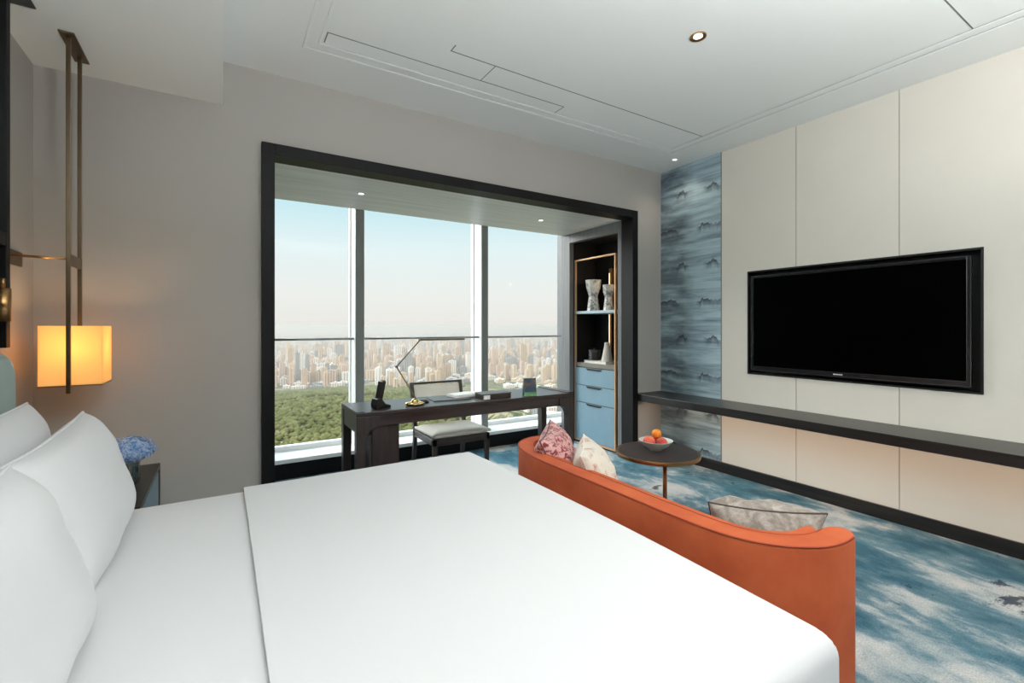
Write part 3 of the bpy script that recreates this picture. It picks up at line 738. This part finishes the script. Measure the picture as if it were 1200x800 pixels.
tube('stem', M['brass'], [(-0.725, 2.39, 1.36), (-0.68, 2.39, 1.36)], 0.006, rl)
tube('clip', M['brass'], [(-0.67, 2.39, 1.42), (-0.67, 2.39, 1.455)], 0.006, rl)
keep(rl)

# ------------------------------------------------------------------ pendant lamp
pdl = thing('pendant_lamp', 'tall bronze pendant with glowing square fabric shade over the nightstand', 'lamp', (-0.578, 2.9, HS))
bm = bmesh.new(); bx(bm, -0.606, -0.551, 2.75, 3.03, HS-0.008, HS)
cp = finish('canopy', bm, M['bronze'], pdl, bev=0.002)
box('pole', M['bronze'], -0.586, -0.570, 2.782, 2.795, 0.985, HS-0.008, pdl, 0.002)
box('pole', M['bronze'], -0.586, -0.570, 2.975, 2.988, 1.262, HS-0.008, pdl, 0.002)
box('bracket', M['bronze'], -0.583, -0.573, 2.795, 2.975, 1.555, 1.605, pdl, 0.001)
tube('arm', M['brass'], [(-0.786, 2.80, 1.585), (-0.586, 2.789, 1.582)], 0.0055, pdl)
box('wall_plate', M['bronze'], -0.789, -0.777, 2.72, 3.00, 1.555, 1.62, pdl, 0.002)
ax0, ax1, ay0, ay1, az0, az1 = -0.681, -0.467, 2.805, 3.015, 1.02, 1.285
bm = bmesh.new()
th = 0.003
for b_ in ((ax0, ax1, ay0, ay0+th, az0, az1), (ax0, ax1, ay1-th, ay1, az0, az1), (ax0, ax0+th, ay0+th, ay1-th, az0, az1), (ax1-th, ax1, ay0+th, ay1-th, az0, az1)): bx(bm, *b_)
finish('lamp_shade', bm, M['shade'], pdl)
boxes('shade_trim', M['brass'], [(ax0-0.001, ax1+0.001, ay0-0.001, ay0+0.004, az0-0.006, az0), (ax0-0.001, ax1+0.001, ay1-0.004, ay1+0.001, az0-0.006, az0), (ax0-0.001, ax0+0.004, ay0, ay1, az0-0.006, az0), (ax1-0.004, ax1+0.001, ay0, ay1, az0-0.006, az0),
      (-0.583, -0.573, ay0-0.012, ay1, az0-0.012, az0-0.006)], pdl)
bm = bmesh.new(); bmesh.ops.create_uvsphere(bm, u_segments=20, v_segments=12, radius=0.03, matrix=Matrix.Translation((-0.574, 2.91, 1.17)))
finish('bulb', bm, M['bulb'], pdl, smooth=True)
tube('socket', M['bronze'], [(-0.578, 2.981, 1.27), (-0.574, 2.93, 1.26), (-0.574, 2.91, 1.20)], 0.006, pdl)
keep(pdl)
lp = bpy.data.lights.new('pendant_bulb', 'POINT'); lp.energy = 5.2; lp.color = (1, 0.62, 0.30); lp.shadow_soft_size = 0.04
lo = bpy.data.objects.new('pendant_bulb', lp); C.objects.link(lo); lo.location = (-0.574, 2.91, 1.19)

# ------------------------------------------------------------------ nightstand and flowers
ns = thing('nightstand', 'dark wood nightstand with pale blue front between bed and wall', 'nightstand', (-0.53, 2.8, 0))
nx0, nx1, ny0, ny1 = -0.78, -0.285, 2.42, 3.15
box('top', M['dwoody'], nx0, nx1, ny0, ny1, 0.52, 0.545, ns, 0.003)
boxes('body', M['dwoodz'], [(nx0, nx1, ny1-0.03, ny1, 0.05, 0.52), (nx0, nx1, ny0, ny0+0.03, 0.05, 0.52), (nx0, nx1-0.03, ny0+0.03, ny1-0.03, 0.05, 0.08), (nx0, nx0+0.02, ny0+0.03, ny1-0.03, 0.08, 0.52), (nx0+0.02, nx1-0.02, ny0+0.03, ny1-0.03, 0.08, 0.515)], ns, 0.002)
for za, zb in ((0.30, 0.505), (0.085, 0.29)):
    d = box('drawer', M['blue'], nx1-0.02, nx1-0.004, ny0+0.035, ny1-0.035, za, zb, ns, 0.002)
boxes('plinth', M['black'], [(nx0+0.02, nx1-0.03, ny0+0.02, ny1-0.02, 0, 0.05)], ns)
keep(ns)
vx, vy, vz = -0.375, 2.80, 0.5455
gv = thing('glass_vase', 'small clear glass vase on the nightstand holding blue hydrangea', 'vase', (vx, vy, vz))
lathe('vessel', M['vaseglass'], [(0.0, 0.002), (0.042, 0.002), (0.046, 0.01), (0.046, 0.095), (0.049, 0.11), (0.046, 0.11), (0.043, 0.095), (0.043, 0.014), (0.0, 0.014)], n=28, parent=gv, cap=False)
lathe('water', glass_thin('vase_water', (0.74, 0.78, 0.76, 1), 0.08, 0.0), [(0.0, 0.0145), (0.0425, 0.0145), (0.0425, 0.07), (0.0, 0.07)], n=24, parent=gv, cap=False)
rng = random.Random(5)
hy = thing('hydrangea_bunch', 'round head of pale blue hydrangea flowers in the glass vase', 'flowers', (vx, vy, vz+0.03))
bm = bmesh.new()
for i in range(430):
    th_ = rng.uniform(0, 2*math.pi); u = rng.uniform(-0.55, 1)
    rr = math.sqrt(max(0, 1-u*u)); jj = rng.uniform(0.86, 1.04)
    n_ = Vector((rr*math.cos(th_), rr*math.sin(th_), u))
    p = Vector((n_.x*0.102*jj, n_.y*0.102*jj, 0.125+n_.z*0.062*jj))
    q = n_.to_track_quat('Z', 'Y').to_matrix().to_4x4() @ Matrix.Rotation(rng.uniform(0, 6.28), 4, 'Z') @ Matrix.Rotation(rng.uniform(-0.4, 0.4), 4, 'X')
    s = rng.uniform(0.008, 0.0115); T_ = Matrix.Translation(p) @ q
    c0 = bm.verts.new(T_ @ Vector((0, 0, 0.001)))
    ring = []
    for k_ in range(8):
        a = k_*math.pi/4; rad = s*(1.25 if k_ % 2 == 0 else 0.55)
        ring.append(bm.verts.new(T_ @ Vector((rad*math.cos(a), rad*math.sin(a), 0.003 if k_ % 2 == 0 else 0.0))))
    for k_ in range(8): bm.faces.new((c0, ring[k_], ring[(k_+1) % 8]))
bmesh.ops.create_icosphere(bm, subdivisions=3, radius=1, matrix=Matrix.Translation((0, 0, 0.12)) @ Matrix.Diagonal((0.09, 0.09, 0.053, 1)))
finish('petals', bm, M['petal'], hy)
bm = bmesh.new()
for i in range(6):
    a = i*1.05; tube_bm(bm, [(0.022*math.cos(a+2), 0.022*math.sin(a+2), -0.012), (0.01*math.cos(a), 0.01*math.sin(a), 0.04), (0.035*math.cos(a), 0.035*math.sin(a), 0.09)], 0.003, 6)
finish('stems', bm, M['leaf'], hy, smooth=True)

# ------------------------------------------------------------------ sofa
sf = thing('sofa', 'small curved orange velvet sofa at the foot of the bed', 'sofa', (1.5, 1.39, 0))
def catmull(P, n=8):
    out = []
    for i in range(len(P)-1):
        p0 = P[max(0, i-1)]; p1 = P[i]; p2 = P[i+1]; p3 = P[min(len(P)-1, i+2)]
        for q in range(n):
            t_ = q/n
            out.append(tuple(0.5*((2*p1[k])+(-p0[k]+p2[k])*t_+(2*p0[k]-5*p1[k]+4*p2[k]-p3[k])*t_*t_+(-p0[k]+3*p1[k]-3*p2[k]+p3[k])*t_**3) for k in (0, 1)))
    out.append(P[-1]); return out
outer = catmull([(1.575, 0.630), (1.51, 0.629), (1.43, 0.646), (1.345, 0.705), (1.285, 0.79), (1.258, 0.90), (1.25, 1.10), (1.25, 1.40), (1.25, 1.70), (1.258, 1.86), (1.29, 2.00), (1.35, 2.10), (1.44, 2.155), (1.51, 2.166), (1.575, 2.167)], 6)
def offset(path, d):
    out = []
    for i, p in enumerate(path):
        a = Vector(path[max(0, i-1)]); b = Vector(path[min(len(path)-1, i+1)]); t_ = (b-a).normalized()
        nrm = Vector((t_.y, -t_.x))
        out.append((p[0]+nrm.x*d, p[1]+nrm.y*d))
    return out
def wall_strip(name, path, d0, d1, z0, z1, mat, parent, rt=0.015):
    """upright band between two offsets of a path, with rounded top edges and rounded ends"""
    prof = [(d0, z0)]
    for q in range(5):
        a = q/4*math.pi/2; prof.append((d0+rt*(1-math.cos(a)), z1-rt+rt*math.sin(a)))
    for q in range(5):
        a = q/4*math.pi/2; prof.append((d1-rt*(1-math.sin(a)), z1-rt+rt*math.cos(a)))
    prof.append((d1, z0))
    bm = bmesh.new(); mid = (d0+d1)/2; N = len(path); rows = []
    offs = {}
    def ring(pt, tang, sc_):
        nrm = Vector((tang.y, -tang.x)); r_ = []
        for d, z in prof:
            dd = mid+(d-mid)*sc_
            r_.append(bm.verts.new((pt[0]+nrm.x*dd, pt[1]+nrm.y*dd, z)))
        return r_
    def tan(i):
        a = Vector(path[max(0, i-1)]); b = Vector(path[min(N-1, i+1)]); return (b-a).normalized()
    hw = (d1-d0)/2
    for q in range(6, 0, -1):
        a = q/6*math.pi/2*0.96; t_ = tan(0); p = Vector(path[0])-t_*hw*math.sin(a); rows.append(ring(p, t_, math.cos(a)))
    for i in range(N): rows.append(ring(path[i], tan(i), 1.0))
    for q in range(1, 7):
        a = q/6*math.pi/2*0.96; t_ = tan(N-1); p = Vector(path[-1])+t_*hw*math.sin(a); rows.append(ring(p, t_, math.cos(a)))
    K = len(prof)
    for A, B in zip(rows, rows[1:]):
        for k_ in range(K): bm.faces.new((A[k_], B[k_], B[(k_+1) % K], A[(k_+1) % K]))
    bm.faces.new(rows[0]); bm.faces.new(rows[-1][::-1])
    o = finish(name, bm, mat, parent, smooth=True)
    md = o.modifiers.new('es', 'EDGE_SPLIT'); md.split_angle = R(50)
    return o
# path runs from near arm to far arm; normal (t.y,-t.x) points to +X side (inside) when going +Y
ZS = 0.665
wall_strip('backrest', outer, 0.0, 0.085, 0.10, ZS, M['orange'], sf, 0.012)
inner = outer[2:-2]
wall_strip('back_cushion', inner, 0.090, 0.148, 0.36, ZS-0.014, M['orange'], sf, 0.02)
tube('piping', M['orange_pipe'], [(x, y, ZS-0.002) for x, y in offset(outer, 0.002)], 0.0032, sf, 8)
tube('piping', M['orange_pipe'], [(x, y, ZS-0.001) for x, y in offset(outer, 0.080)][2:-2], 0.0022, sf, 8)
# seat: D-shaped plan
inn = offset(outer, 0.15)
seatp = [p for p in inn[8:-8]]
front = catmull([seatp[-1], (1.72, 2.00), (1.85, 1.82), (1.885, 1.55), (1.885, 1.25), (1.85, 0.98), (1.72, 0.84), seatp[0]], 6)[1:-1]
plan = seatp+front
def slab(name, plan, z0, z1, mat, parent, bev=0.02, sc_=1.0):
    bm = bmesh.new(); cx = sum(p[0] for p in plan)/len(plan); cy = sum(p[1] for p in plan)/len(plan)
    prism_bm(bm, [(cx+(p[0]-cx)*sc_, cy+(p[1]-cy)*sc_) for p in plan], z0, z1, 'Z')
    return finish(name, bm, mat, parent, smooth=False, bev=bev, seg=4)
slab('seat_base', plan, 0.10, 0.26, M['orange'], sf, 0.008, 0.98)
slab('seat_cushion', plan, 0.262, 0.405, M['orange'], sf, 0.03, 0.99)
for p in ((1.33, 0.86), (1.33, 1.93), (1.74, 1.02), (1.74, 1.75)):
    lathe('leg', M['copper'], [(0.012, 0), (0.018, 0.10)], p[0], p[1], 0, 16, sf)
keep(sf)
# sofa cushions
pillow('throw_pillow', 'red and pink floral throw pillow at the far end of the orange sofa', M['pillow_red'], 0.38, 0.38, 0.19, lean(1.49, 1.93, 0.57, 22, -46, 5), M['piping_dark'], 0.003, 0.10, 11, wr=0.006)
pillow('throw_pillow', 'cream floral throw pillow leaning in front of the red one on the sofa', M['pillow_white'], 0.345, 0.345, 0.19, lean(1.505, 1.665, 0.563, 22, -44, 3), M['piping_light'], 0.003, 0.08, 12, wr=0.004, pw=2.4)
pillow('throw_pillow', 'silver satin lumbar pillow with dark piping at the near end of the sofa', M['pillow_silver'], 0.36, 0.29, 0.21, lean(1.605, 0.925, 0.54, 26, 42, 0), M['piping_dark'], 0.0032, 0.10, 13, wr=0.009)

# ------------------------------------------------------------------ side table with fruit
TX, TYc, TH = 2.30, 1.985, 0.505
stb = thing('side_table', 'round dark-topped side table with brass rim beyond the sofa', 'side table', (TX, TYc, 0))
lathe('tabletop', M['dwood'], [(0, TH-0.016), (0.238, TH-0.016), (0.238, TH), (0, TH)], n=64, parent=stb, cap=False)
lathe('rim', M['brass'], [(0.239, TH-0.022), (0.252, TH-0.02), (0.254, TH-0.004), (0.252, TH+0.001), (0.239, TH+0.001)], n=64, parent=stb, cap=False)
lathe('underside', M['copper'], [(0, TH-0.030), (0.20, TH-0.028), (0.25, TH-0.0175), (0, TH-0.0165)], n=64, parent=stb, cap=False)
tube('stem', M['copper'], [(0.04, -0.025, 0.01), (0.04, -0.025, TH-0.03)], 0.013, stb, 16)
lathe('foot', M['copper'], [(0, 0), (0.16, 0), (0.16, 0.008), (0.015, 0.014), (0, 0.014)], 0.02, -0.012, 0, 48, stb, cap=False)
bwx, bwy = TX+0.02, TYc+0.03
bw = thing('fruit_bowl', 'white-grey bowl on the round side table', 'bowl', (bwx, bwy, TH+0.001))
lathe('vessel', M['bowl'], [(0, 0.0), (0.035, 0.0), (0.038, 0.006), (0.075, 0.028), (0.104, 0.062), (0.101, 0.063), (0.072, 0.034), (0.035, 0.012), (0, 0.010)], n=48, parent=bw, cap=False)
def fruit(name, mat, label, x, y, z, r, cat='fruit'):
    bm = bmesh.new(); bmesh.ops.create_uvsphere(bm, u_segments=28, v_segments=18, radius=r)
    for v_ in bm.verts:
        d = math.hypot(v_.co.x, v_.co.y)/r
        if v_.co.z > 0: v_.co.z -= 0.22*r*max(0, 1-d*3.0)
        v_.co.z *= 0.94
    e = thing(name, label, cat, (x, y, z)); finish('flesh', bm, mat, e, smooth=True)
    tube('stalk', M['leaf'], [(0, 0, r*0.68), (0.001, 0.001, r*0.92)], 0.0015, e, 6)
zb = TH+0.001
fruit('peach', M['peach'], 'pink-red peach at the left of the fruit bowl', bwx-0.036, bwy+0.022, zb+0.054, 0.037)
fruit('plum', M['plum'], 'red fruit at the front right of the bowl', bwx+0.016, bwy-0.034, zb+0.050, 0.034)
fruit('peach', M['plum'], 'red peach at the back of the bowl below the orange', bwx+0.044, bwy+0.034, zb+0.052, 0.034)
fruit('orange', M['orangefruit'], 'small orange resting on top of the red fruit', bwx+0.022, bwy+0.012, zb+0.098, 0.030)

# ------------------------------------------------------------------ outdoors: city, wooded hill
GZ = -210.0
rng = random.Random(11)
def hill_h(x, y):
    # long wooded ridge running under the window, higher on the left
    cx_, cy_ = 120, 980
    a = math.exp(-(((x-cx_)/520)**2))*math.exp(-(((y-cy_)/430)**2))
    h = 62*a + 10*mnoise.noise(Vector((x*0.004, y*0.004, 0.3)))*min(1, a*3)
    return max(0.0, h)
def ground_mat():
    m, nt, bs, out = new_mat('city_ground')
    v = coords(nt, (0.002, 0.0035, 1)); f = noise(nt, v, 2.2, 6, 0.6, 0.6)
    r = ramp(nt, [(0.36, srgb(54, 68, 48)), (0.5, srgb(72, 84, 62)), (0.56, srgb(150, 136, 112)), (0.62, srgb(120, 120, 114)), (0.75, srgb(66, 80, 60))])
    nt.links.new(f, r.inputs[0]); nt.links.new(r.outputs[0], bs.inputs['Base Color']); bs.inputs['Roughness'].default_value = 1
    bs.inputs['Specular IOR Level'].default_value = 0
    return m
bm = bmesh.new()
NX, NY = 120, 120; G = []
for i in range(NX+1):
    row = []
    for k_ in range(NY+1):
        fy = (k_/NY)**2.2; y = 120+fy*24000; w_ = 1500+y*1.3
        x = -w_*0.75 + (i/NX)*w_*2.1
        row.append(bm.verts.new((x, y, GZ+hill_h(x, y))))
    G.append(row)
for i in range(NX):
    for k_ in range(NY): bm.faces.new((G[i][k_], G[i+1][k_], G[i+1][k_+1], G[i][k_+1]))
g = finish('ground', bm, ground_mat(), None, smooth=True); struct(g)

# tree canopy on the hill
def tree_mat():
    m, nt, bs, out = new_mat('forest_canopy')
    f = noise(nt, coords(nt, (0.02, 0.02, 0.02)), 1.4, 5, 0.7)
    r = ramp(nt, [(0.3, srgb(66, 72, 48)), (0.5, srgb(86, 92, 62)), (0.7, srgb(110, 112, 80))])
    nt.links.new(f, r.inputs[0]); nt.links.new(r.outputs[0], bs.inputs['Base Color']); bs.inputs['Roughness'].default_value = 1
    bs.inputs['Specular IOR Level'].default_value = 0
    return m
import numpy as np
def mesh_from(name, verts, faces, mat, smooth=False):
    me = bpy.data.meshes.new(name); me.from_pydata(verts, [], faces); me.materials.append(mat)
    if smooth: me.polygons.foreach_set('use_smooth', [True]*len(me.polygons))
    me.update(); o = bpy.data.objects.new(name, me); C.objects.link(o); return o
tb = bmesh.new(); bmesh.ops.create_icosphere(tb, subdivisions=1, radius=1); tv_ = [v_.co.copy() for v_ in tb.verts]; tf_ = [[v_.index for v_ in f.verts] for f in tb.faces]; tb.free()
V, F = [], []
cnt = 0
while cnt < 26000:
    y = 190+rng.random()**1.25*1500; x = rng.uniform(-0.35, 1.0)*y; u = x/y
    if y > 1250 and hill_h(x, y) < 4: continue
    if y > 640 and u > 0.47+0.06*mnoise.noise(Vector((y*0.01, 0, 0))): continue
    if y > 900 and mnoise.noise(Vector((x*0.003, y*0.008, 9.1))) > 0.28: continue
    r = rng.uniform(3.2, 5.8)*(0.7+y/1800); z = GZ+hill_h(x, y)+r*0.35
    o0 = len(V); sx, sy, sz = r*rng.uniform(.8, 1.2), r*rng.uniform(.8, 1.2), r*rng.uniform(.7, 1.1)
    for c in tv_: V.append((x+c.x*sx, y+c.y*sy, z+c.z*sz))
    for f in tf_: F.append([a+o0 for a in f])
    cnt += 1
o = mesh_from('forest', V, F, tree_mat(), True)
tagit(o, 'dense green woodland covering the hill seen low through the window', 'trees', kind='stuff')

# buildings
def facade(name, wall_, glassc):
    m, nt, bs, out = new_mat(name)
    tc_ = nt.nodes.new('ShaderNodeTexCoord'); sep = nt.nodes.new('ShaderNodeSeparateXYZ'); nt.links.new(tc_.outputs['Object'], sep.inputs[0])
    a = mathn(nt, 'FRACT', mathn(nt, 'DIVIDE', mathn(nt, 'ADD', sep.outputs[0], sep.outputs[1]), 8.0))
    w_ = mathn(nt, 'GREATER_THAN', a, 0.55)
    fz = mathn(nt, 'GREATER_THAN', mathn(nt, 'FRACT', mathn(nt, 'DIVIDE', sep.outputs[2], 3.2)), 0.4)
    geo = nt.nodes.new('ShaderNodeNewGeometry'); sn = nt.nodes.new('ShaderNodeSeparateXYZ'); nt.links.new(geo.outputs['Normal'], sn.inputs[0])
    side = mathn(nt, 'LESS_THAN', sn.outputs[2], 0.5)
    k_ = mathn(nt, 'MULTIPLY', mathn(nt, 'MULTIPLY', w_, fz), side)
    c = mix(nt, k_, wall_, glassc)
    nt.links.new(c, bs.inputs['Base Color']); bs.inputs['Roughness'].default_value = 0.8
    return m
FM = [('cream', facade('facade_cream', srgb(192, 178, 158), srgb(96, 92, 88))),
      ('pink-beige', facade('facade_rose', srgb(186, 168, 154), srgb(96, 88, 84))),
      ('white', facade('facade_white', srgb(206, 206, 204), srgb(94, 112, 128))),
      ('grey', facade('facade_grey', srgb(136, 142, 146), srgb(76, 86, 96))),
      ('tan', facade('facade_tan', srgb(176, 160, 140), srgb(90, 80, 72)))]
def tower_bm(bm, x, y, z, w_, d_, h_):
    bx(bm, x-w_/2, x+w_/2, y-d_/2, y+d_/2, z, z+h_)
    bx(bm, x-w_*0.2, x+w_*0.1, y-d_*0.3, y+d_*0.3, z+h_, z+h_+4)
spec = []
# small planned blocks in rows, denser near the near edge of the city
occ = {}
def free(x, y, w_, d_):
    r_ = max(w_, d_)/2+6; gx, gy = int(x//80), int(y//80)
    for a in (-1, 0, 1):
        for b in (-1, 0, 1):
            for (px, py, pw, pd) in occ.get((gx+a, gy+b), ()):
                if abs(px-x) < (pw+w_)/2+4 and abs(py-y) < (pd+d_)/2+4: return False
    occ.setdefault((gx, gy), []).append((x, y, w_, d_)); return True
tries = 0
while len(spec) < 9500 and tries < 90000:
    tries += 1
    y = 1850+(rng.random()**1.6)*9500; x = rng.uniform(-0.25, 1.2)*y
    if hill_h(x, y) > 3: continue
    if mnoise.noise(Vector((x*0.0011, y*0.0009, 4.4))) < -0.34: continue
    slab_ = rng.random() < 0.4
    w_ = rng.uniform(26, 42) if slab_ else rng.uniform(14, 22); d_ = rng.uniform(12, 16)
    base = 66+34*mnoise.noise(Vector((x*0.002, y*0.002, 1.4)))
    h_ = base*rng.uniform(0.75, 1.3)*(1.0 if not slab_ else 0.8)
    if rng.random() < 0.22: h_ *= rng.uniform(0.2, 0.5)
    if rng.random() < 0.05: h_ = rng.uniform(100, 130)
    if not free(x, y, w_, d_): continue
    mi = int(abs(mnoise.noise(Vector((round(x/150), round(y/150), 2.2))))*17+rng.random()*2.2) % 5
    spec.append((x, y, w_, d_, h_, mi))
# low buildings between the city edge and the hill, and a few clusters of towers among them
for i in range(420):
    y = rng.uniform(1350, 1850); x = rng.uniform(-0.2, 1.1)*y
    if hill_h(x, y) > 3: continue
    w_, d_ = rng.uniform(20, 50), rng.uniform(12, 22)
    if free(x, y, w_, d_): spec.append((x, y, w_, d_, rng.uniform(8, 18), rng.choice((0, 2, 2, 3))))
for i in range(170):
    y = rng.uniform(700, 1350); x = rng.uniform(0.5, 1.2)*y
    w_, d_ = rng.uniform(16, 44), rng.uniform(12, 20)
    if hill_h(x, y) < 30 and free(x, y, w_, d_): spec.append((x, y, w_, d_, rng.uniform(7, 16), rng.choice((0, 2, 2, 3))))
for (uc, yc, nn, hh, mm) in ((0.335, 1640, 7, 62, 2), (0.36, 1540, 5, 50, 0), (0.43, 1700, 6, 60, 4), (0.70, 1500, 8, 58, 0), (0.63, 1620, 8, 62, 1), (0.14, 1760, 5, 62, 1)):
    for i in range(nn*3):
        y = yc+rng.uniform(-70, 70); x = uc*yc+rng.uniform(-95, 95); w_, d_ = rng.uniform(13, 20), rng.uniform(12, 15)
        if free(x, y, w_, d_): spec.append((x, y, w_, d_, hh*rng.uniform(0.85, 1.1), mm))
seen = [s for s in spec if 0.09 < s[0]/s[1] < 0.78]
seen.sort(key=lambda s: -(s[2]*s[4])/(s[1]**2))
seen = seen[:295]; chosen = set(id(s) for s in seen)
protos = {}
txt = {0: 'cream tower block', 1: 'pink-beige tower block', 2: 'bluish white tower block', 3: 'grey tower block', 4: 'tan tower block'}
for s in seen:
    x, y, w_, d_, h_, mi = s
    key = mi
    if key not in protos:
        bm = bmesh.new(); tower_bm(bm, 0, 0, 0, 30, 18, 70)
        o = finish('apartment_tower', bm, FM[mi][1]); protos[key] = o; first = True
    else:
        o = protos[key].copy(); C.objects.link(o)
    o.location = (x, y, GZ+hill_h(x, y)); o.scale = (w_/30, d_/18, h_/70)
    u = x/y
    where = 'left window bay' if u < 0.237 else ('middle window bay' if u < 0.51 else 'right window bay')
    tall = 'low' if h_ < 40 else ('tall' if h_ > 85 else 'mid-height')
    dist = 'before the city' if y < 1850 else ('at city edge' if y < 2500 else 'deeper in the city')
    tagit(o, '%s %s %s, through the %s' % (tall, txt[mi], dist, where), 'building', '%s %ss %s through the %s' % (tall, txt[mi], dist, where))
bms = [bmesh.new() for _ in range(5)]
V, F, MI = [], [], []
for s in spec:
    if id(s) in chosen: continue
    x, y, w_, d_, h_, mi = s; z = GZ
    for (a0, a1, b0, b1, c0, c1) in ((x-w_/2, x+w_/2, y-d_/2, y+d_/2, z, z+h_), (x-w_*.2, x+w_*.1, y-d_*.3, y+d_*.3, z+h_, z+h_+4)):
        o0 = len(V)
        for X in (a0, a1):
            for Y in (b0, b1):
                for Z in (c0, c1): V.append((X, Y, Z))
        for f in ((0, 1, 3, 2), (4, 6, 7, 5), (0, 4, 5, 1), (2, 3, 7, 6), (0, 2, 6, 4), (1, 5, 7, 3)):
            F.append([a+o0 for a in f]); MI.append(mi)
for b_ in bms: b_.free()
o = mesh_from('distant_city', V, F, FM[0][1])
for k_ in range(1, 5): o.data.materials.append(FM[k_][1])
o.data.polygons.foreach_set('material_index', MI); o.data.update()
tagit(o, 'countless hazy tower blocks stretching to the horizon', 'city', kind='stuff')

# haze: a real layer of scattering air over the city
m, nt, bs, out = new_mat('city_haze'); nt.nodes.remove(bs)
vs_ = node(nt, 'ShaderNodeVolumePrincipled')
vs_.inputs['Density'].default_value = 0.00032; vs_.inputs['Color'].default_value = (0.46, 0.45, 0.445, 1); vs_.inputs['Anisotropy'].default_value = 0.2
nt.links.new(vs_.outputs[0], out.inputs['Volume'])
hz = box('haze', m, -12000, 26000, 700, 23900, GZ+1, 15)
tagit(hz, 'pale haze lying over the distant city', 'haze', kind='stuff')

# ------------------------------------------------------------------ light
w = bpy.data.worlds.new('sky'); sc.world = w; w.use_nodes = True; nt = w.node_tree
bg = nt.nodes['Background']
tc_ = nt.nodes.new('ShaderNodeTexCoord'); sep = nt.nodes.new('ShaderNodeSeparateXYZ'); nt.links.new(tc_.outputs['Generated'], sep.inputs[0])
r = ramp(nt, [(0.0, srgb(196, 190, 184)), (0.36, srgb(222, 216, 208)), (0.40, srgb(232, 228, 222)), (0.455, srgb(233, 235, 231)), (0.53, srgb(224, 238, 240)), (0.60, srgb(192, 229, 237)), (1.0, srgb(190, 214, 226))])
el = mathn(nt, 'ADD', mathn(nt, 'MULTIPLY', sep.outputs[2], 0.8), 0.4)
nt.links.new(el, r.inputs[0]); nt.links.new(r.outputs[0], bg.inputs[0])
glow = mathn(nt, 'MULTIPLY', mathn(nt, 'SUBTRACT', 0.15, sep.outputs[1]), 1.3, clamp=True)      # sky behind the building brightened and warmed to light haze and towers
up = mathn(nt, 'MULTIPLY', mathn(nt, 'SUBTRACT', sep.outputs[2], 0.33), 3.0, clamp=True)               # upper sky brightened, out of view, to light sill and room
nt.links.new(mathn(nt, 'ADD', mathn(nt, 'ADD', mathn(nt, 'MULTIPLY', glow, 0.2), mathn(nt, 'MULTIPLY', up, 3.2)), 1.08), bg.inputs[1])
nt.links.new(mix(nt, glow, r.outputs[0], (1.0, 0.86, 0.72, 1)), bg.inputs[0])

sun = bpy.data.lights.new('sun', 'SUN'); sun.energy = 1.5; sun.angle = R(3); sun.color = (1, 0.80, 0.60)
so = bpy.data.objects.new('sun', sun); C.objects.link(so)
so.rotation_euler = Vector((0.80, 0.52, -0.36)).to_track_quat('-Z', 'Y').to_euler()

veil = bpy.data.lights.new('daylight_fill', 'SUN'); veil.energy = 5.4; veil.angle = R(50); veil.color = (1, 0.985, 0.96)     # second soft sun added to strengthen the daylight through the window
vo = bpy.data.objects.new('daylight_fill', veil); C.objects.link(vo)
vo.rotation_euler = Vector((0.42, -0.76, -0.48)).to_track_quat('-Z', 'Y').to_euler()

# portal for the big window
pt = area('window_portal', (2.0, 4.75, 1.5), (R(90), 0, 0), 3.6, 2.7, 1, (1, 1, 1)); pt.data.cycles.is_portal = True
pt.rotation_euler = (R(-90), 0, 0)

# added fill uplighters, unseen behind the viewer, bouncing light off the ceiling
def uplighter(x, y, label, e):
    t = thing('added_fill_lamp', label, 'fill lamp', (x, y, 0))
    lathe('base', M['bronze'], [(0, 0), (0.15, 0), (0.15, 0.015), (0.02, 0.025), (0, 0.025)], parent=t, cap=False)
    tube('pole', M['bronze'], [(0, 0, 0.02), (0, 0, 1.62)], 0.012, t)
    lathe('lamp_shade', M['bronze'], [(0.02, 1.60), (0.10, 1.64), (0.24, 1.74), (0.235, 1.745), (0.09, 1.65), (0.0, 1.62)], parent=t, cap=False)
    ld = bpy.data.lights.new('fill_uplight', 'AREA'); ld.shape = 'DISK'; ld.size = 0.42; ld.energy = e; ld.color = (1, 0.99, 0.975)
    lo = bpy.data.objects.new('fill_uplight', ld); C.objects.link(lo); lo.parent = t; lo.location = (0, 0, 1.76); lo.rotation_euler = (math.pi, 0, 0)
uplighter(0.62, -0.45, 'added fill uplighter, unseen behind the viewer beside the bed', 108)
uplighter(2.0, -0.75, 'added fill uplighter, unseen in the room behind the sofa end', 70)


# ------------------------------------------------------------------ camera
cam = bpy.data.cameras.new('camera'); co = bpy.data.objects.new('camera', cam); C.objects.link(co)
co.location = (0, 0, 1.28); co.rotation_euler = (R(90), 0, -math.atan2(0.528, 0.849))
cam.sensor_width = 36; cam.lens = 546/1200*36; cam.shift_y = -17/1200; cam.clip_start = 0.02; cam.clip_end = 60000
sc.camera = co
sc.view_settings.view_transform = 'Standard'; sc.view_settings.look = 'None'; sc.view_settings.gamma = 1; sc.view_settings.exposure = 0.0
sc.view_settings.use_curve_mapping = False
sc.cycles.volume_bounces = 3; sc.cycles.transparent_max_bounces = 12
sc.cycles.volume_step_rate = 10
